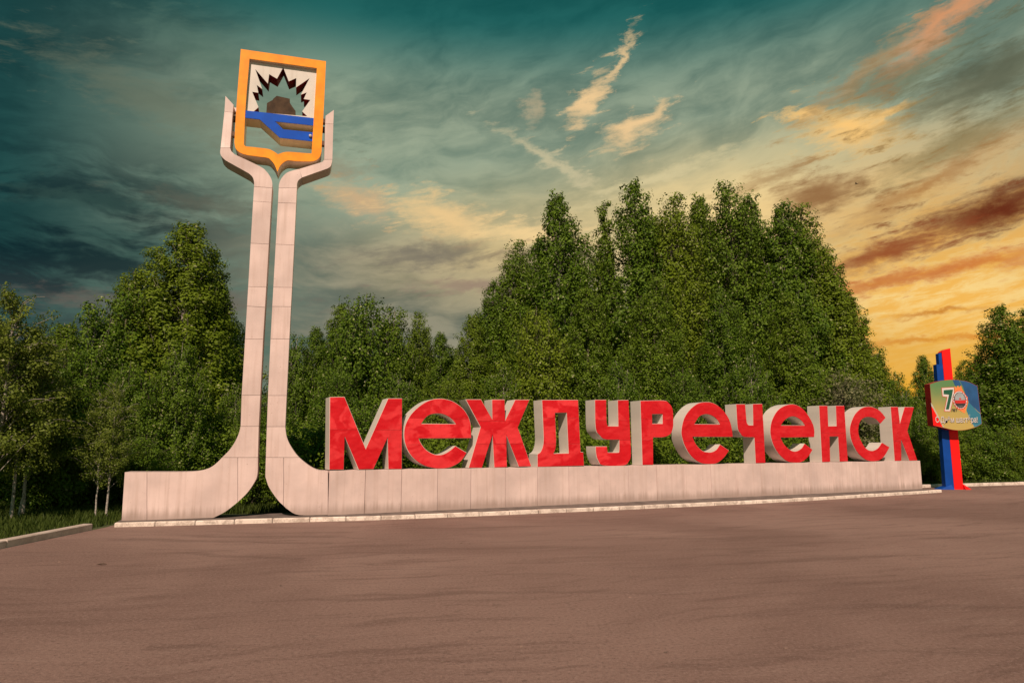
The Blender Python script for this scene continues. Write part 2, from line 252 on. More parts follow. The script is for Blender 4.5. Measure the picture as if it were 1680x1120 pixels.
TREES = [  # x, y, height, crown width factor, kind, label
    (-2.42, 41.00, 10.01, 0.9, 'tall0', 'small leafy tree at the left foot of the tall tree group'),
    (-1.08, 42.00, 12.35, 0.9, 'tall1', 'stepped tree between the left foot and the first tall peak'),
    (0.40, 43.00, 15.27, 0.9, 'tall2', 'narrow-topped tree just left of the first tall pointed peak'),
    (2.87, 41.00, 17.75, 1.0, 'tall0', 'tall pointed tree at the left of the big group, with a broad cone top'),
    (6.00, 43.00, 17.80, 1.0, 'spire', 'thin spire-like tree poking up between the two pointed peaks'),
    (7.86, 42.00, 18.87, 1.0, 'tall1', 'tallest sharp-pointed tree in the middle of the big group'),
    (10.55, 42.50, 18.24, 1.0, 'tall2', 'tall flat-topped tree right of the sharpest peak'),
    (12.92, 45.00, 19.09, 0.9, 'tall0', 'tall tree half hidden left of the dark double-tipped crown'),
    (14.08, 43.00, 19.35, 1.0, 'tall2', 'tall dark double-tipped tree above the middle of the word'),
    (15.92, 44.00, 18.72, 1.0, 'tall1', 'tall tree tucked right of the dark double-tipped crown'),
    (17.69, 43.00, 17.80, 1.1, 'tall0', 'tall blunt-topped tree second from the right shoulder of the group'),
    (19.49, 44.00, 18.08, 1.0, 'tall2', 'tall blunt tree forming the right shoulder of the big group'),
    (20.29, 43.00, 14.82, 1.15, 'tall1', 'sloping tree just below the right shoulder of the big group'),
    (21.38, 43.00, 11.79, 1.15, 'tall0', 'lower tree on the right slope of the big group'),
    (22.96, 44.00, 8.76, 1.05, 'tall2', "lowest tree at the right foot of the big group's slope"),
    (1.35, 37.00, 9.76, 0.9, 'round0', 'lower bright tree in front of the first pointed peak'),
    (3.95, 36.00, 10.56, 0.95, 'tall1', 'pale-stemmed birch standing in front of the tall group above letter Д'),
    (7.95, 36.50, 11.19, 0.95, 'tall2', 'lower tree in front of the tall group above letter Р'),
    (11.49, 37.00, 10.79, 0.95, 'tall0', 'lower tree in front of the tall group above the second letter е'),
    (15.02, 37.00, 10.45, 1.0, 'tall1', 'lower tree in front of the tall group above the third letter е'),
    (12.09, 34.00, 6.65, 0.8, 'round1', 'short rounded tree close behind the narrow letter between two letters е'),
    (18.60, 38.00, 6.49, 0.8, 'round0', 'short rounded tree behind letters С and К'),
    (5.20, 34.00, 6.34, 0.8, 'round1', 'short rounded tree close behind the hook-tailed letter'),
    (8.55, 34.00, 6.03, 0.8, 'round0', 'short rounded tree filling the gap behind letters Р and е'),
    (1.84, 50.00, 17.12, 1.0, 'tall1', 'filler'),
    (5.66, 51.00, 18.14, 1.0, 'tall2', 'filler'),
    (10.89, 51.00, 19.61, 1.0, 'tall0', 'filler'),
    (14.97, 52.00, 20.21, 1.0, 'tall1', 'filler'),
    (19.15, 51.00, 19.27, 1.0, 'tall2', 'filler'),
    (21.88, 52.00, 18.71, 1.0, 'tall0', 'filler'),
    (-0.70, 51.00, 12.15, 1.0, 'tall2', 'filler'),
    (25.77, 53.00, 9.14, 0.9, 'tall1', 'filler'),
    (-9.56, 44.00, 12.09, 1.0, 'round0', 'rounded tree rising right of the twin columns, highest between them and the big group'),
    (-11.98, 47.00, 11.80, 1.0, 'tall1', 'tree filling the gap left of the rounded tree beside the columns'),
    (-13.33, 46.00, 10.07, 0.9, 'tall0', 'slim tree just right of the twin columns'),
    (-14.00, 44.00, 9.24, 0.8, 'round1', 'leafy tree whose top shows right beside the right column'),
    (-7.86, 45.00, 11.27, 0.9, 'round1', 'tree on the right flank of the rounded tree beyond letter М'),
    (-6.40, 46.00, 11.17, 0.8, 'tall2', 'small pointed tree above the first letter е'),
    (-4.83, 46.00, 9.69, 0.9, 'tall0', "low tree left of the big group's foot, right of the small pointed tree"),
    (-3.81, 48.00, 9.09, 0.9, 'round1', 'lowest tree in the dip before the big group'),
    (-8.45, 33.00, 5.92, 0.75, 'round0', 'short bushy tree directly behind letter М'),
    (-5.79, 34.00, 5.73, 0.75, 'round1', 'short bushy tree directly behind the first letter е'),
    (-3.20, 34.00, 5.58, 0.75, 'round0', 'short bushy tree behind letter Ж'),
    (-0.31, 35.00, 6.15, 0.8, 'round1', 'short bushy tree behind the gap between Ж and Д'),
    (-16.21, 33.00, 13.18, 1.25, 'tall0', 'tall bright yellow-green tree left of the twin columns'),
    (-15.28, 34.00, 11.95, 0.95, 'tall1', 'tree on the right shoulder of the bright tree left of the columns'),
    (-17.96, 33.50, 11.94, 1.1, 'tall2', 'tree on the left shoulder of the bright tree left of the columns'),
    (-18.37, 32.00, 9.75, 0.95, 'round0', 'lower leafy tree stepping down left of the bright tall tree'),
    (-18.79, 30.00, 8.44, 0.95, 'round1', 'soft rounded tree between the dark left birch and the bright tall tree'),
    (-19.29, 29.00, 7.32, 1.1, 'tall0', 'green tree just right of the dark birch at the left edge'),
    (-15.31, 37.00, 9.08, 0.8, 'round0', 'tree closing the gap against the left column'),
    (-13.16, 27.00, 6.23, 0.8, 'round1', 'short bushy tree behind the left wing of the monument'),
    (-14.61, 26.00, 5.37, 0.75, 'round0', 'short bushy tree above the left end of the monument wing'),
    (-12.02, 30.00, 4.77, 0.7, 'round1', 'short bushy tree behind the curve of the left column'),
    (-11.85, 33.00, 4.74, 0.8, 'round0', 'bushy tree seen through the slot between the twin columns'),
    (-14.55, 19.60, 6.20, 1.0, 'birch0', 'slender white-trunked birch at the left edge behind the grey kerb'),
    (-14.73, 20.60, 5.27, 0.9, 'birch1', 'thin dark-trunked birch just right of the white birch at the edge'),
    (-15.24, 21.80, 5.15, 0.9, 'birch0', 'thin leaning birch, third trunk from the left edge'),
    (-16.81, 21.00, 6.39, 1.1, 'birch1', 'birch cut by the left edge of the picture'),
    (-12.44, 21.50, 3.85, 0.8, 'birch1', "thin birch whose white stem stands beside the wing's left end"),
    (-15.82, 24.00, 5.78, 0.8, 'round0', 'dark bushy tree in the shade behind the left birches'),
    (-19.65, 26.00, 6.55, 1.0, 'tall1', 'dark tree at the left edge behind the white birch'),
    (36.39, 60.00, 9.89, 0.9, 'tall0', 'far small pointed tree left of the red and blue post'),
    (32.20, 57.00, 8.12, 0.9, 'round1', 'far low tree between the big group and the post'),
    (39.28, 62.00, 8.97, 0.9, 'tall1', 'far tree directly behind the top of the red and blue post'),
    (38.59, 58.00, 9.27, 0.9, 'tall2', 'far tree just right of the red post top'),
    (30.57, 42.00, 10.70, 1.25, 'tall1', 'dark tall tree near the right edge'),
    (34.12, 44.00, 11.27, 1.2, 'tall0', 'dark tall tree cut by the right edge of the picture'),
    (31.42, 45.00, 8.70, 0.9, 'tall2', 'dark lower tree on the left flank of the right edge trees'),
    (35.39, 43.00, 10.79, 1.1, 'tall2', 'filler'),
    (22.87, 40.00, 5.27, 0.9, 'round1', "short bushy tree behind letter К and the wall's end"),
    (25.24, 41.00, 4.99, 0.8, 'round0', 'short bushy tree behind the round-cornered board'),
    (26.67, 39.50, 3.83, 0.7, 'round1', 'round green bush right of the red and blue post'),
    (28.70, 39.50, 3.13, 0.6, 'round0', 'low bush near the right edge behind the far kerb'),
]

# ------------------------------------------------------------------ helpers
rng = random.Random(4)


def link(name, mesh, parent=None, loc=None, rotz=None):
    o = bpy.data.objects.new(name, mesh)
    COL.objects.link(o)
    if parent: o.parent = parent
    if loc is not None: o.location = loc
    if rotz is not None: o.rotation_euler = (0, 0, rotz)
    return o


def thing(name, label, cat, loc=(0, 0, 0), rotz=0.0, group=None):
    o = link(name, None, None, loc, rotz)
    o.empty_display_size = 0.3
    return tag(o, label, cat, group)


def tag(o, label, cat, group=None):
    o['label'] = label; o['category'] = cat
    if group: o['group'] = group
    return o


def struct(o): o['kind'] = 'structure'; return o
def stuff(o, label=None, cat=None):
    o['kind'] = 'stuff'
    if label: o['label'] = label
    if cat: o['category'] = cat
    return o


def mesh_from(bm, mat, smooth=None):
    me = bpy.data.meshes.new('mesh')
    bm.normal_update(); bm.to_mesh(me); bm.free()
    if mat: me.materials.append(mat)
    if smooth is not None:
        me.shade_smooth(); me.set_sharp_from_angle(angle=R(smooth))
    return me


def area2(p): return sum(p[i - 1][0] * p[i][1] - p[i][0] * p[i - 1][1] for i in range(len(p)))


def offset(poly, d):
    """move every edge inwards by d (outwards when negative)"""
    n = len(poly); sg = 1 if area2(poly) > 0 else -1
    out = []
    for i in range(n):
        a, b, c = (Vector(poly[i - 1]), Vector(poly[i]), Vector(poly[(i + 1) % n]))
        e1, e2 = (b - a).normalized(), (c - b).normalized()
        n1 = Vector((-e1.y, e1.x)) * sg; n2 = Vector((-e2.y, e2.x)) * sg
        k = max(0.35, 1 + n1.dot(n2))
        v = b + (n1 + n2) * (d / k)
        out.append((v.x, v.y))
    return out


def smooth_loop(poly, lim=38, sub=4):
    """round the gently turning runs of an outline, keep its corners"""
    n = len(poly); P = [Vector(p) for p in poly]
    corner = []
    for i in range(n):
        a = (P[i] - P[i - 1]); b = (P[(i + 1) % n] - P[i])
        corner.append(math.degrees(a.angle(b)) > lim or a.length > 4.5 * b.length or b.length > 4.5 * a.length)
    out = []
    for i in range(n):
        p1, p2 = P[i], P[(i + 1) % n]
        out.append(tuple(p1))
        if corner[i] and corner[(i + 1) % n]: continue
        p0 = 2 * p1 - p2 if corner[i] else P[i - 1]
        p3 = 2 * p2 - p1 if corner[(i + 1) % n] else P[(i + 2) % n]
        for k in range(1, sub):
            t = k / sub
            v = 0.5 * ((2 * p1) + (p2 - p0) * t + (2 * p0 - 5 * p1 + 4 * p2 - p3) * t * t + (3 * p1 - p0 - 3 * p2 + p3) * t ** 3)
            out.append(tuple(v))
    return out


def fill_tris(loops):
    """constrained triangulation of an outline with holes (even-odd)"""
    pts = [Vector(p) for l in loops for p in l]; edges = []; k = 0
    for l in loops:
        n = len(l); edges += [(k + i, k + (i + 1) % n) for i in range(n)]; k += n
    vo, _, fo_, orig, _, _ = delaunay_2d_cdt(pts, edges, [], 0, 1e-7)
    out = []
    for f in fo_:
        c = sum((vo[i] for i in f), Vector((0, 0))) / 3
        ins = False
        for l in loops:
            for i in range(len(l)):
                (x1, y1), (x2, y2) = l[i - 1], l[i]
                if (y1 > c.y) != (y2 > c.y) and c.x < (x2 - x1) * (c.y - y1) / (y2 - y1) + x1: ins = not ins
        if ins and all(orig[i] for i in f): out.append([orig[i][0] for i in f])
    return out


def prism_bm(loops, d0, d1, bm=None):
    """outline(s) in the x-z plane, first loop outer, others holes; solid from y=d0 (front) to y=d1"""
    bm = bm or bmesh.new()
    loops = [l if (area2(l) > 0) == (i == 0) else l[::-1] for i, l in enumerate(loops)]
    f = [[bm.verts.new((x, d0, z)) for x, z in l] for l in loops]
    b = [[bm.verts.new((x, d1, z)) for x, z in l] for l in loops]
    ff = [v for l in f for v in l]; bb = [v for l in b for v in l]
    tris = fill_tris(loops)
    for t in tris:
        t = list(t)
        p = [ff[i].co for i in t]
        if (p[1] - p[0]).cross(p[2] - p[0]).y > 0: t = t[::-1]
        try:
            bm.faces.new([ff[i] for i in t]); bm.faces.new([bb[i] for i in t[::-1]])
        except ValueError: pass
    for lf, lb in zip(f, b):
        n = len(lf)
        for i in range(n):
            j = (i + 1) % n
            bm.faces.new((lf[i], lb[i], lb[j], lf[j]))
    bmesh.ops.recalc_face_normals(bm, faces=bm.faces)
    return bm


def prism(loops, d0, d1, mat, smooth=32): return mesh_from(prism_bm(loops, d0, d1), mat, smooth)


def box_bm(x0, x1, y0, y1, z0, z1, bm=None, bevel=0.0):
    bm = bm or bmesh.new()
    r = bmesh.ops.create_cube(bm, size=1, matrix=Matrix.Translation(((x0 + x1) / 2, (y0 + y1) / 2, (z0 + z1) / 2)) @ Matrix.Diagonal((x1 - x0, y1 - y0, z1 - z0, 1)))
    if bevel:
        es = list({e for v in r['verts'] for e in v.link_edges})
        bmesh.ops.bevel(bm, geom=es, offset=bevel, segments=1, affect='EDGES')
    return bm


def islands(bm):
    """one bmesh for each connected piece"""
    left_ = set(bm.verts); out = []
    while left_:
        st = [left_.pop()]; comp = set(st)
        while st:
            for e in st.pop().link_edges:
                for w in e.verts:
                    if w in left_: left_.discard(w); comp.add(w); st.append(w)
        nb = bmesh.new(); mp = {v: nb.verts.new(v.co) for v in comp}
        for f in {f for v in comp for f in v.link_faces}: nb.faces.new([mp[v] for v in f.verts])
        out.append(nb)
    bm.free()
    return out


def sheet(poly, z, mat):
    bm = bmesh.new()
    vs = [bm.verts.new((x, y, z)) for x, y in poly]
    for t in tessellate_polygon([[Vector((x, y, 0)) for x, y in poly]]):
        try: bm.faces.new([vs[i] for i in t])
        except ValueError: pass
    bmesh.ops.recalc_face_normals(bm, faces=bm.faces)
    for fc in bm.faces:
        fc.normal_update()
    if sum(fc.normal.z for fc in bm.faces) < 0: bmesh.ops.reverse_faces(bm, faces=bm.faces)
    return mesh_from(bm, mat)


# ------------------------------------------------------------------ materials
def material(name, build):
    m = bpy.data.materials.new(name); m.use_nodes = True
    t = m.node_tree; t.nodes.clear()
    g = G(t)
    out = g.n('ShaderNodeOutputMaterial')
    b = g.n('ShaderNodeBsdfPrincipled')
    t.links.new(b.outputs[0], out.inputs[0])
    build(g, b, out)
    return m


def coord(g, which='Object'):
    return g.n('ShaderNodeTexCoord').outputs[which]


def wpos(g): return g.n('ShaderNodeNewGeometry').outputs['Position']


def sepv(g, v):
    s = g.n('ShaderNodeSeparateXYZ'); g.put(s.inputs[0], v); return s.outputs


def bumpn(g, b, h, strength, dist):
    nd = g.n('ShaderNodeBump'); nd.inputs['Strength'].default_value = strength; nd.inputs['Distance'].default_value = dist
    g.put(nd.inputs['Height'], h); g.put(b.inputs['Normal'], nd.outputs[0])


def plain(col, rough=0.5, var=0.12, nscale=3.0, bump=0.0, spec=0.5, metal=0.0):
    def f(g, b, o):
        n = g.noise(wpos(g), nscale, 5, 0.6)
        dark = tuple(c * (1 - var) for c in col); lite = tuple(min(1, c * (1 + var)) for c in col)
        g.put(b.inputs['Base Color'], g.mix(g.lin(n, 0.3, 0.7), dark, lite))
        b.inputs['Roughness'].default_value = rough; b.inputs['Specular IOR Level'].default_value = spec
        b.inputs['Metallic'].default_value = metal
        if bump: bumpn(g, b, n, 0.4, bump)
    return f


def clad(base, streak=0.5, dent=0.03):
    """painted sheet metal: rain streaks, grime near the foot, oil-canned sheets"""
    def f(g, b, o):
        p = wpos(g); x, y, z = sepv(g, p)
        rnd = g.n('ShaderNodeObjectInfo').outputs['Random']
        u = g.add(g.mul(x, 0.92), g.mul(y, 0.4))
        off = g.mul(rnd, 37.0)
        st = g.noise(g.vec(g.mul(u, 7.0), g.add(g.mul(z, 0.25), off), 0), 1.0, 5, 0.65)
        bl = g.noise(g.vec(u, z, off), 0.8, 4, 0.6)
        fine = g.noise(g.vec(u, z, 0), 30.0, 3, 0.6)
        col = g.mix(g.lin(bl, 0.30, 0.72), tuple(c * 0.84 for c in base), tuple(min(1, c * 1.08) for c in base))
        col = g.mix(g.lin(rnd, 0, 1, 0.0, 0.12, False), col, tuple(c * 0.82 for c in base))
        col = g.mix(g.mul(g.lin(st, 0.46, 0.72), streak), col, (base[0] * 0.72, base[1] * 0.67, base[2] * 0.62))
        sp = g.noise(g.vec(u, z, 3.3), 16.0, 2, 0.5)
        col = g.mix(g.mul(g.lin(sp, 0.70, 0.78), 0.5), col, (0.24, 0.13, 0.07))
        splash = g.mul(g.lin(g.add(z, g.mul(st, -0.5)), 0.22, -0.12), 0.6)
        col = g.mix(splash, col, (0.26, 0.18, 0.15))
        g.put(b.inputs['Base Color'], col)
        g.put(b.inputs['Roughness'], g.lin(bl, 0.3, 0.7, 0.50, 0.34))
        dn = g.noise(g.vec(g.mul(u, 1.0), g.mul(z, 0.9), off), 0.75, 1.5, 0.4)
        bumpn(g, b, g.add(dn, g.mul(fine, 0.006)), 0.55, dent)
    return f


M = {}
M['clad'] = material('painted_sheet_metal', clad((0.69, 0.530, 0.505), 0.50, 0.22))
M['return'] = material('letter_side_paint', clad((0.66, 0.60, 0.55), 0.25, 0.05))
M['core'] = material('dark_steel', plain((0.06, 0.05, 0.045), 0.7))


def f_red(g, b, o):
    p = wpos(g); x, y, z = sepv(g, p)
    rnd = g.n('ShaderNodeObjectInfo').outputs['Random']
    u = g.add(g.mul(x, 0.9), g.mul(y, 0.43))
    n = g.noise(g.vec(u, g.mul(z, 1.4), g.mul(rnd, 9.0)), 1.1, 3, 0.55, 0.6)
    n2 = g.noise(g.vec(u, z, 5.0), 4.5, 5, 0.65, 0.4)
    st = g.noise(g.vec(g.mul(u, 6.0), g.mul(z, 0.8), 2.0), 1.0, 4, 0.6)
    fade_gloss = g.lin(g.add(n, g.mul(g.sub(n2, 0.5), 0.10)), 0.46, 0.56)  # paler patches: faded film, plus gloss reflections put into the colour
    fade_gloss = g.mul(fade_gloss, g.lin(g.add(u, g.mul(rnd, 3)), 12.0, 20.0, 1.0, 0.25))
    col = g.mix(g.mul(fade_gloss, 0.70), (0.62, 0.003, 0.012), (0.86, 0.050, 0.060))
    col = g.mix(g.mul(g.lin(n2, 0.58, 0.75), 0.35), col, (0.45, 0.004, 0.008))
    col = g.mix(g.mul(g.lin(st, 0.60, 0.80), 0.25), col, (0.55, 0.006, 0.010))
    col = g.mix(g.lin(rnd, 0.0, 1.0, 0.0, 0.30, False), col, (0.50, 0.004, 0.010))
    dirt = g.noise(g.vec(g.mul(u, 9.0), g.mul(z, 3.0), 8.0), 1.0, 5, 0.7)
    col = g.mix(g.mul(g.lin(dirt, 0.58, 0.76), 0.5), col, (0.30, 0.010, 0.012))
    g.put(b.inputs['Base Color'], col)
    g.put(b.inputs['Roughness'], g.lin(n2, 0.3, 0.7, 0.26, 0.40))
    dn = g.noise(g.vec(u, g.mul(z, 1.3), 0), 1.8, 2, 0.5)
    bumpn(g, b, dn, 0.5, 0.10)


M['red'] = material('red_film', f_red)
M['orange'] = material('orange_paint', plain((0.93, 0.30, 0.006), 0.5, 0.14, 2.6, 0, 0.25))
M['blue'] = material('blue_paint', plain((0.0, 0.075, 0.50), 0.5, 0.10, 2.0, 0, 0.15))
M['plate'] = material('grey_white_plate', clad((0.62, 0.58, 0.54), 0.35, 0.05))
M['beige'] = material('beige_underside_paint', clad((0.80, 0.65, 0.48), 0.35, 0.03))
M['maroon'] = material('maroon_edge', plain((0.24, 0.016, 0.018), 0.7, 0.25, 3.0, 0, 0.2))
M['coal'] = material('coal_brown', plain((0.06, 0.034, 0.018), 0.7, 0.35, 4.0, 0, 0.2))
M['postred'] = material('post_red_paint', plain((0.85, 0.010, 0.010), 0.5, 0.10, 2.0, 0, 0.2))
M['postblue'] = material('post_blue_paint', plain((0.004, 0.055, 0.30), 0.5, 0.12, 2.0, 0, 0.2))
M['boardside'] = material('board_side_red', plain((0.30, 0.006, 0.012), 0.5, 0.15, 2.0))
M['ink_white'] = material('print_white', plain((0.62, 0.56, 0.54), 0.5, 0.05))
M['ink_dark'] = material('print_dark', plain((0.035, 0.03, 0.035), 0.5, 0.1))
M['ink_green'] = material('print_green', plain((0.008, 0.085, 0.045), 0.5, 0.1))
M['ink_red'] = material('print_red', plain((0.55, 0.02, 0.02), 0.5, 0.1))
M['ink_orange'] = material('print_orange', plain((0.80, 0.22, 0.06), 0.5, 0.15, 9.0))
M['ink_blue'] = material('print_blue', plain((0.014, 0.075, 0.21), 0.5, 0.2, 1.2))
M['ink_pale'] = material('print_pale', plain((0.45, 0.42, 0.36), 0.5, 0.1))
M['ink_grey'] = material('print_grey', plain((0.30, 0.33, 0.36), 0.5, 0.15, 6.0))


def f_board(g, b, o):       # printed green-to-yellow ground of the board
    x, y, z = sepv(g, coord(g))
    n = g.noise(wpos(g), 1.2, 3, 0.5)
    k = g.lin(g.add(z, g.mul(n, 0.8)), 3.6, 5.5)
    col = g.mix(k, (0.46, 0.34, 0.10), (0.10, 0.22, 0.085))
    g.put(b.inputs['Base Color'], col); b.inputs['Roughness'].default_value = 0.5


def f_skyprint(g, b, o):    # printed sky with small clouds
    n = g.noise(wpos(g), 2.2, 4, 0.6)
    col = g.mix(g.lin(n, 0.55, 0.72), (0.030, 0.17, 0.26), (0.42, 0.48, 0.50))
    g.put(b.inputs['Base Color'], col); b.inputs['Roughness'].default_value = 0.5


M['board'] = material('print_ground', f_board)
M['ink_sky'] = material('print_sky', f_skyprint)


def f_asphalt(g, b, o):
    p = wpos(g); x, y, z = sepv(g, p)
    # worn tracks of turning cars: rings about a point far to the left behind the camera
    dx = g.sub(x, -4.0); dy = g.sub(y, 62.0)
    rr = g.m('SQRT', g.add(g.mul(dx, dx), g.mul(dy, dy)))
    th = g.m('ARCTAN2', dx, dy)
    wig = g.mul(g.noise(p, 0.16, 4, 0.55), 3.0)
    tr = g.noise(g.vec(g.mul(g.add(rr, wig), 1.5), g.mul(th, 5.0), 0), 1.0, 6, 0.68)
    tr2 = g.noise(g.vec(g.mul(g.add(g.add(g.mul(x, -0.30), y), wig), 3.4), g.mul(g.add(x, g.mul(y, 0.3)), 0.30), 4), 1.0, 6, 0.7)
    big = g.noise(p, 0.16, 4, 0.55, 0.6)
    grit = g.noise(p, 85.0, 3, 0.7)
    gr2 = g.noise(p, 14.0, 4, 0.65)
    base = g.mix(g.lin(big, 0.30, 0.70), (0.180, 0.104, 0.088), (0.285, 0.178, 0.152))
    gr3 = g.noise(p, 22.0, 4, 0.75)
    spot = g.noise(p, 3.2, 2, 0.5)
    base = g.mix(g.mul(g.lin(tr2, 0.51, 0.66), 0.52), base, (0.105, 0.056, 0.046))
    base = g.mix(g.mul(g.lin(tr, 0.52, 0.66), 0.55), base, (0.105, 0.057, 0.047))
    base = g.mix(g.mul(g.lin(tr2, 0.46, 0.30), 0.30), base, (0.34, 0.235, 0.205))
    base = g.mix(g.mul(g.lin(gr2, 0.50, 0.72), 0.30), base, (0.12, 0.072, 0.058))
    base = g.mix(g.mul(g.lin(g.add(g.mul(spot, 0.6), g.mul(gr2, 0.4)), 0.60, 0.68), 0.55), base, (0.10, 0.06, 0.05))
    base = g.mix(g.lin(gr3, 0.50, 0.70, 0.0, 0.55), base, (0.36, 0.25, 0.225))
    base = g.mix(g.lin(gr3, 0.48, 0.30, 0.0, 0.70), base, (0.075, 0.042, 0.037))
    base = g.mix(g.lin(grit, 0.45, 0.70, 0.0, 0.40), base, (0.36, 0.26, 0.225))
    base = g.mix(g.lin(grit, 0.46, 0.28, 0.0, 0.50), base, (0.07, 0.042, 0.034))
    g.put(b.inputs['Base Color'], base)
    b.inputs['Roughness'].default_value = 0.88; b.inputs['Specular IOR Level'].default_value = 0.25
    bumpn(g, b, g.add(g.add(grit, gr3), gr2), 0.8, 0.014)


def f_kerb(dirt, white):
    def f(g, b, o):
        p = wpos(g)
        rnd = g.n('ShaderNodeObjectInfo').outputs['Random']
        n = g.noise(p, 3.0, 5, 0.65); n2 = g.noise(p, 26.0, 4, 0.7)
        col = g.mix(g.lin(g.add(g.mul(n, 0.7), g.mul(n2, 0.3)), 0.44, 0.60, 0, dirt), white, (0.26, 0.19, 0.155))
        col = g.mix(g.lin(rnd, 0, 1, 0, 0.22, False), col, (0.40, 0.30, 0.25))
        g.put(b.inputs['Base Color'], col); b.inputs['Roughness'].default_value = 0.85
        bumpn(g, b, n2, 0.5, 0.01)
    return f


M['asphalt'] = material('asphalt', f_asphalt)
M['kerb_white'] = material('whitewashed_kerb', f_kerb(0.65, (0.80, 0.69, 0.62)))
M['kerb_grey'] = material('concrete_kerb', f_kerb(0.5, (0.56, 0.46, 0.41)))
M['grit'] = material('grit', plain((0.17, 0.11, 0.09), 0.9, 0.6, 2.0))
M['pavement'] = material('grey_pavement', plain((0.15, 0.12, 0.11), 0.9, 0.3, 2.5, 0.004, 0.2))


def f_ground(g, b, o):
    p = wpos(g)
    n = g.noise(p, 0.5, 5, 0.6); n2 = g.noise(p, 9.0, 4, 0.7)
    col = g.mix(g.lin(n, 0.35, 0.65), (0.022, 0.032, 0.008), (0.055, 0.072, 0.016))
    col = g.mix(g.lin(n2, 0.5, 0.75, 0, 0.6), col, (0.035, 0.026, 0.014))
    g.put(b.inputs['Base Color'], col); b.inputs['Roughness'].default_value = 0.95
    bumpn(g, b, n2, 0.8, 0.05)


M['ground'] = material('meadow_soil', f_ground)


def f_leaf(dark, lite, yellow, trans=0.3):
    def f(g, b, o):
        at = g.n('ShaderNodeAttribute', attribute_name='tint').outputs['Fac']
        rnd = g.n('ShaderNodeObjectInfo').outputs['Random']
        col = g.mix(at, dark, lite)
        col = g.mix(g.lin(rnd, 0.35, 1.0, 0.0, 0.55, False), col, yellow)
        col = g.mix(g.lin(at, 0.93, 0.98), col, (0.34, 0.36, 0.17))
        g.put(b.inputs['Base Color'], col)
        b.inputs['Roughness'].default_value = 0.5; b.inputs['Specular IOR Level'].default_value = 0.12
        tl = g.n('ShaderNodeBsdfTranslucent'); g.put(tl.inputs[0], g.mix(0.5, col, (0.16, 0.24, 0.03)))
        mx = g.n('ShaderNodeMixShader'); mx.inputs[0].default_value = trans
        g.t.links.new(b.outputs[0], mx.inputs[1]); g.t.links.new(tl.outputs[0], mx.inputs[2])
        g.t.links.new(mx.outputs[0], o.inputs[0])
    return f


M['leaf'] = material('leaf', f_leaf((0.030, 0.072, 0.006), (0.158, 0.252, 0.022), (0.185, 0.235, 0.016), 0.25))
M['leaf_birch'] = material('birch_leaf', f_leaf((0.065, 0.105, 0.016), (0.19, 0.250, 0.036), (0.20, 0.22, 0.028)))
M['leaf_pale'] = material('pale_leaf', f_leaf((0.10, 0.115, 0.05), (0.24, 0.23, 0.12), (0.22, 0.20, 0.10)))
M['grass'] = material('grass_blade', f_leaf((0.030, 0.055, 0.010), (0.075, 0.105, 0.020), (0.07, 0.09, 0.018), 0.2))


def f_bark(base, marks):
    def f(g, b, o):
        p = coord(g); x, y, z = sepv(g, p)
        n = g.noise(g.vec(g.mul(x, 6.0), g.mul(y, 6.0), g.mul(z, 9.0)), 1.0, 4, 0.7)
        n2 = g.noise(p, 12.0, 4, 0.6)
        col = g.mix(g.lin(n, marks, marks + 0.08), base, (0.035, 0.028, 0.022))
        col = g.mix(g.lin(n2, 0.4, 0.7, 0, 0.4), col, tuple(c * 0.55 for c in base))
        g.put(b.inputs['Base Color'], col); b.inputs['Roughness'].default_value = 0.85
        bumpn(g, b, n2, 0.6, 0.02)
    return f


M['birch_bark'] = material('birch_bark', f_bark((0.36, 0.32, 0.28), 0.54))
M['bark'] = material('grey_bark', f_bark((0.12, 0.10, 0.075), 0.60))

# ------------------------------------------------------------------ ground, asphalt, kerbs
bm = bmesh.new()
bmesh.ops.create_grid(bm, x_segments=2, y_segments=2, size=900)
g_ = link('ground', mesh_from(bm, M['ground']), None, (0, 0, -0.03)); struct(g_)

uA, nA = Vector((math.cos(AA), math.sin(AA))), Vector((-math.sin(AA), math.cos(AA)))
uB, nB = Vector((math.cos(BB), math.sin(BB))), Vector((-math.sin(BB), math.cos(BB)))
O2 = Vector(OO)
WALL_END = 27.36
LEFT_END = -5.52


def onA(s, d): v = O2 + uA * s + nA * d; return (v.x, v.y)
def onB(s, d): v = O2 + uB * s + nB * d; return (v.x, v.y)


asph = [(-10.78, -60), (120, -60), (120, 52), (60, 45.2), (44, 40.9), (34, 38.85), (27.5, 37.45), (20.6, 35.0),
        onB(WALL_END, 0.9), onB(0, 0.6), onA(LEFT_END, 0.6), (-10.78, 18.6)]
struct(link('asphalt', sheet(asph, 0.0, M['asphalt'])))

KERB = [(-10.58, 18.66), (-8.92, 19.06), (-5.88, 19.86), (-3.4, 20.55), (0.4, 22.05), (4.7, 23.9), (9.0, 25.85), (13.2, 28.05), (17.0, 30.2), (20.1, 32.05)]


def resample(pts, step):
    P = [Vector(p) for p in pts]; fine_ = []
    for i in range(len(P) - 1):
        p0 = P[i - 1] if i else 2 * P[0] - P[1]; p3 = P[i + 2] if i + 2 < len(P) else 2 * P[-1] - P[-2]
        for k in range(24):
            t = k / 24; p1, p2 = P[i], P[i + 1]
            fine_.append(0.5 * ((2 * p1) + (p2 - p0) * t + (2 * p0 - 5 * p1 + 4 * p2 - p3) * t * t + (3 * p1 - p0 - 3 * p2 + p3) * t ** 3))
    fine_.append(P[-1])
    out = [fine_[0]]; acc = 0
    for a, b in zip(fine_, fine_[1:]):
        seg = (b - a).length; pos = 0
        while acc + (seg - pos) >= step:
            pos += step - acc; acc = 0
            out.append(a + (b - a) * (pos / seg))
        acc += seg - pos
    return out


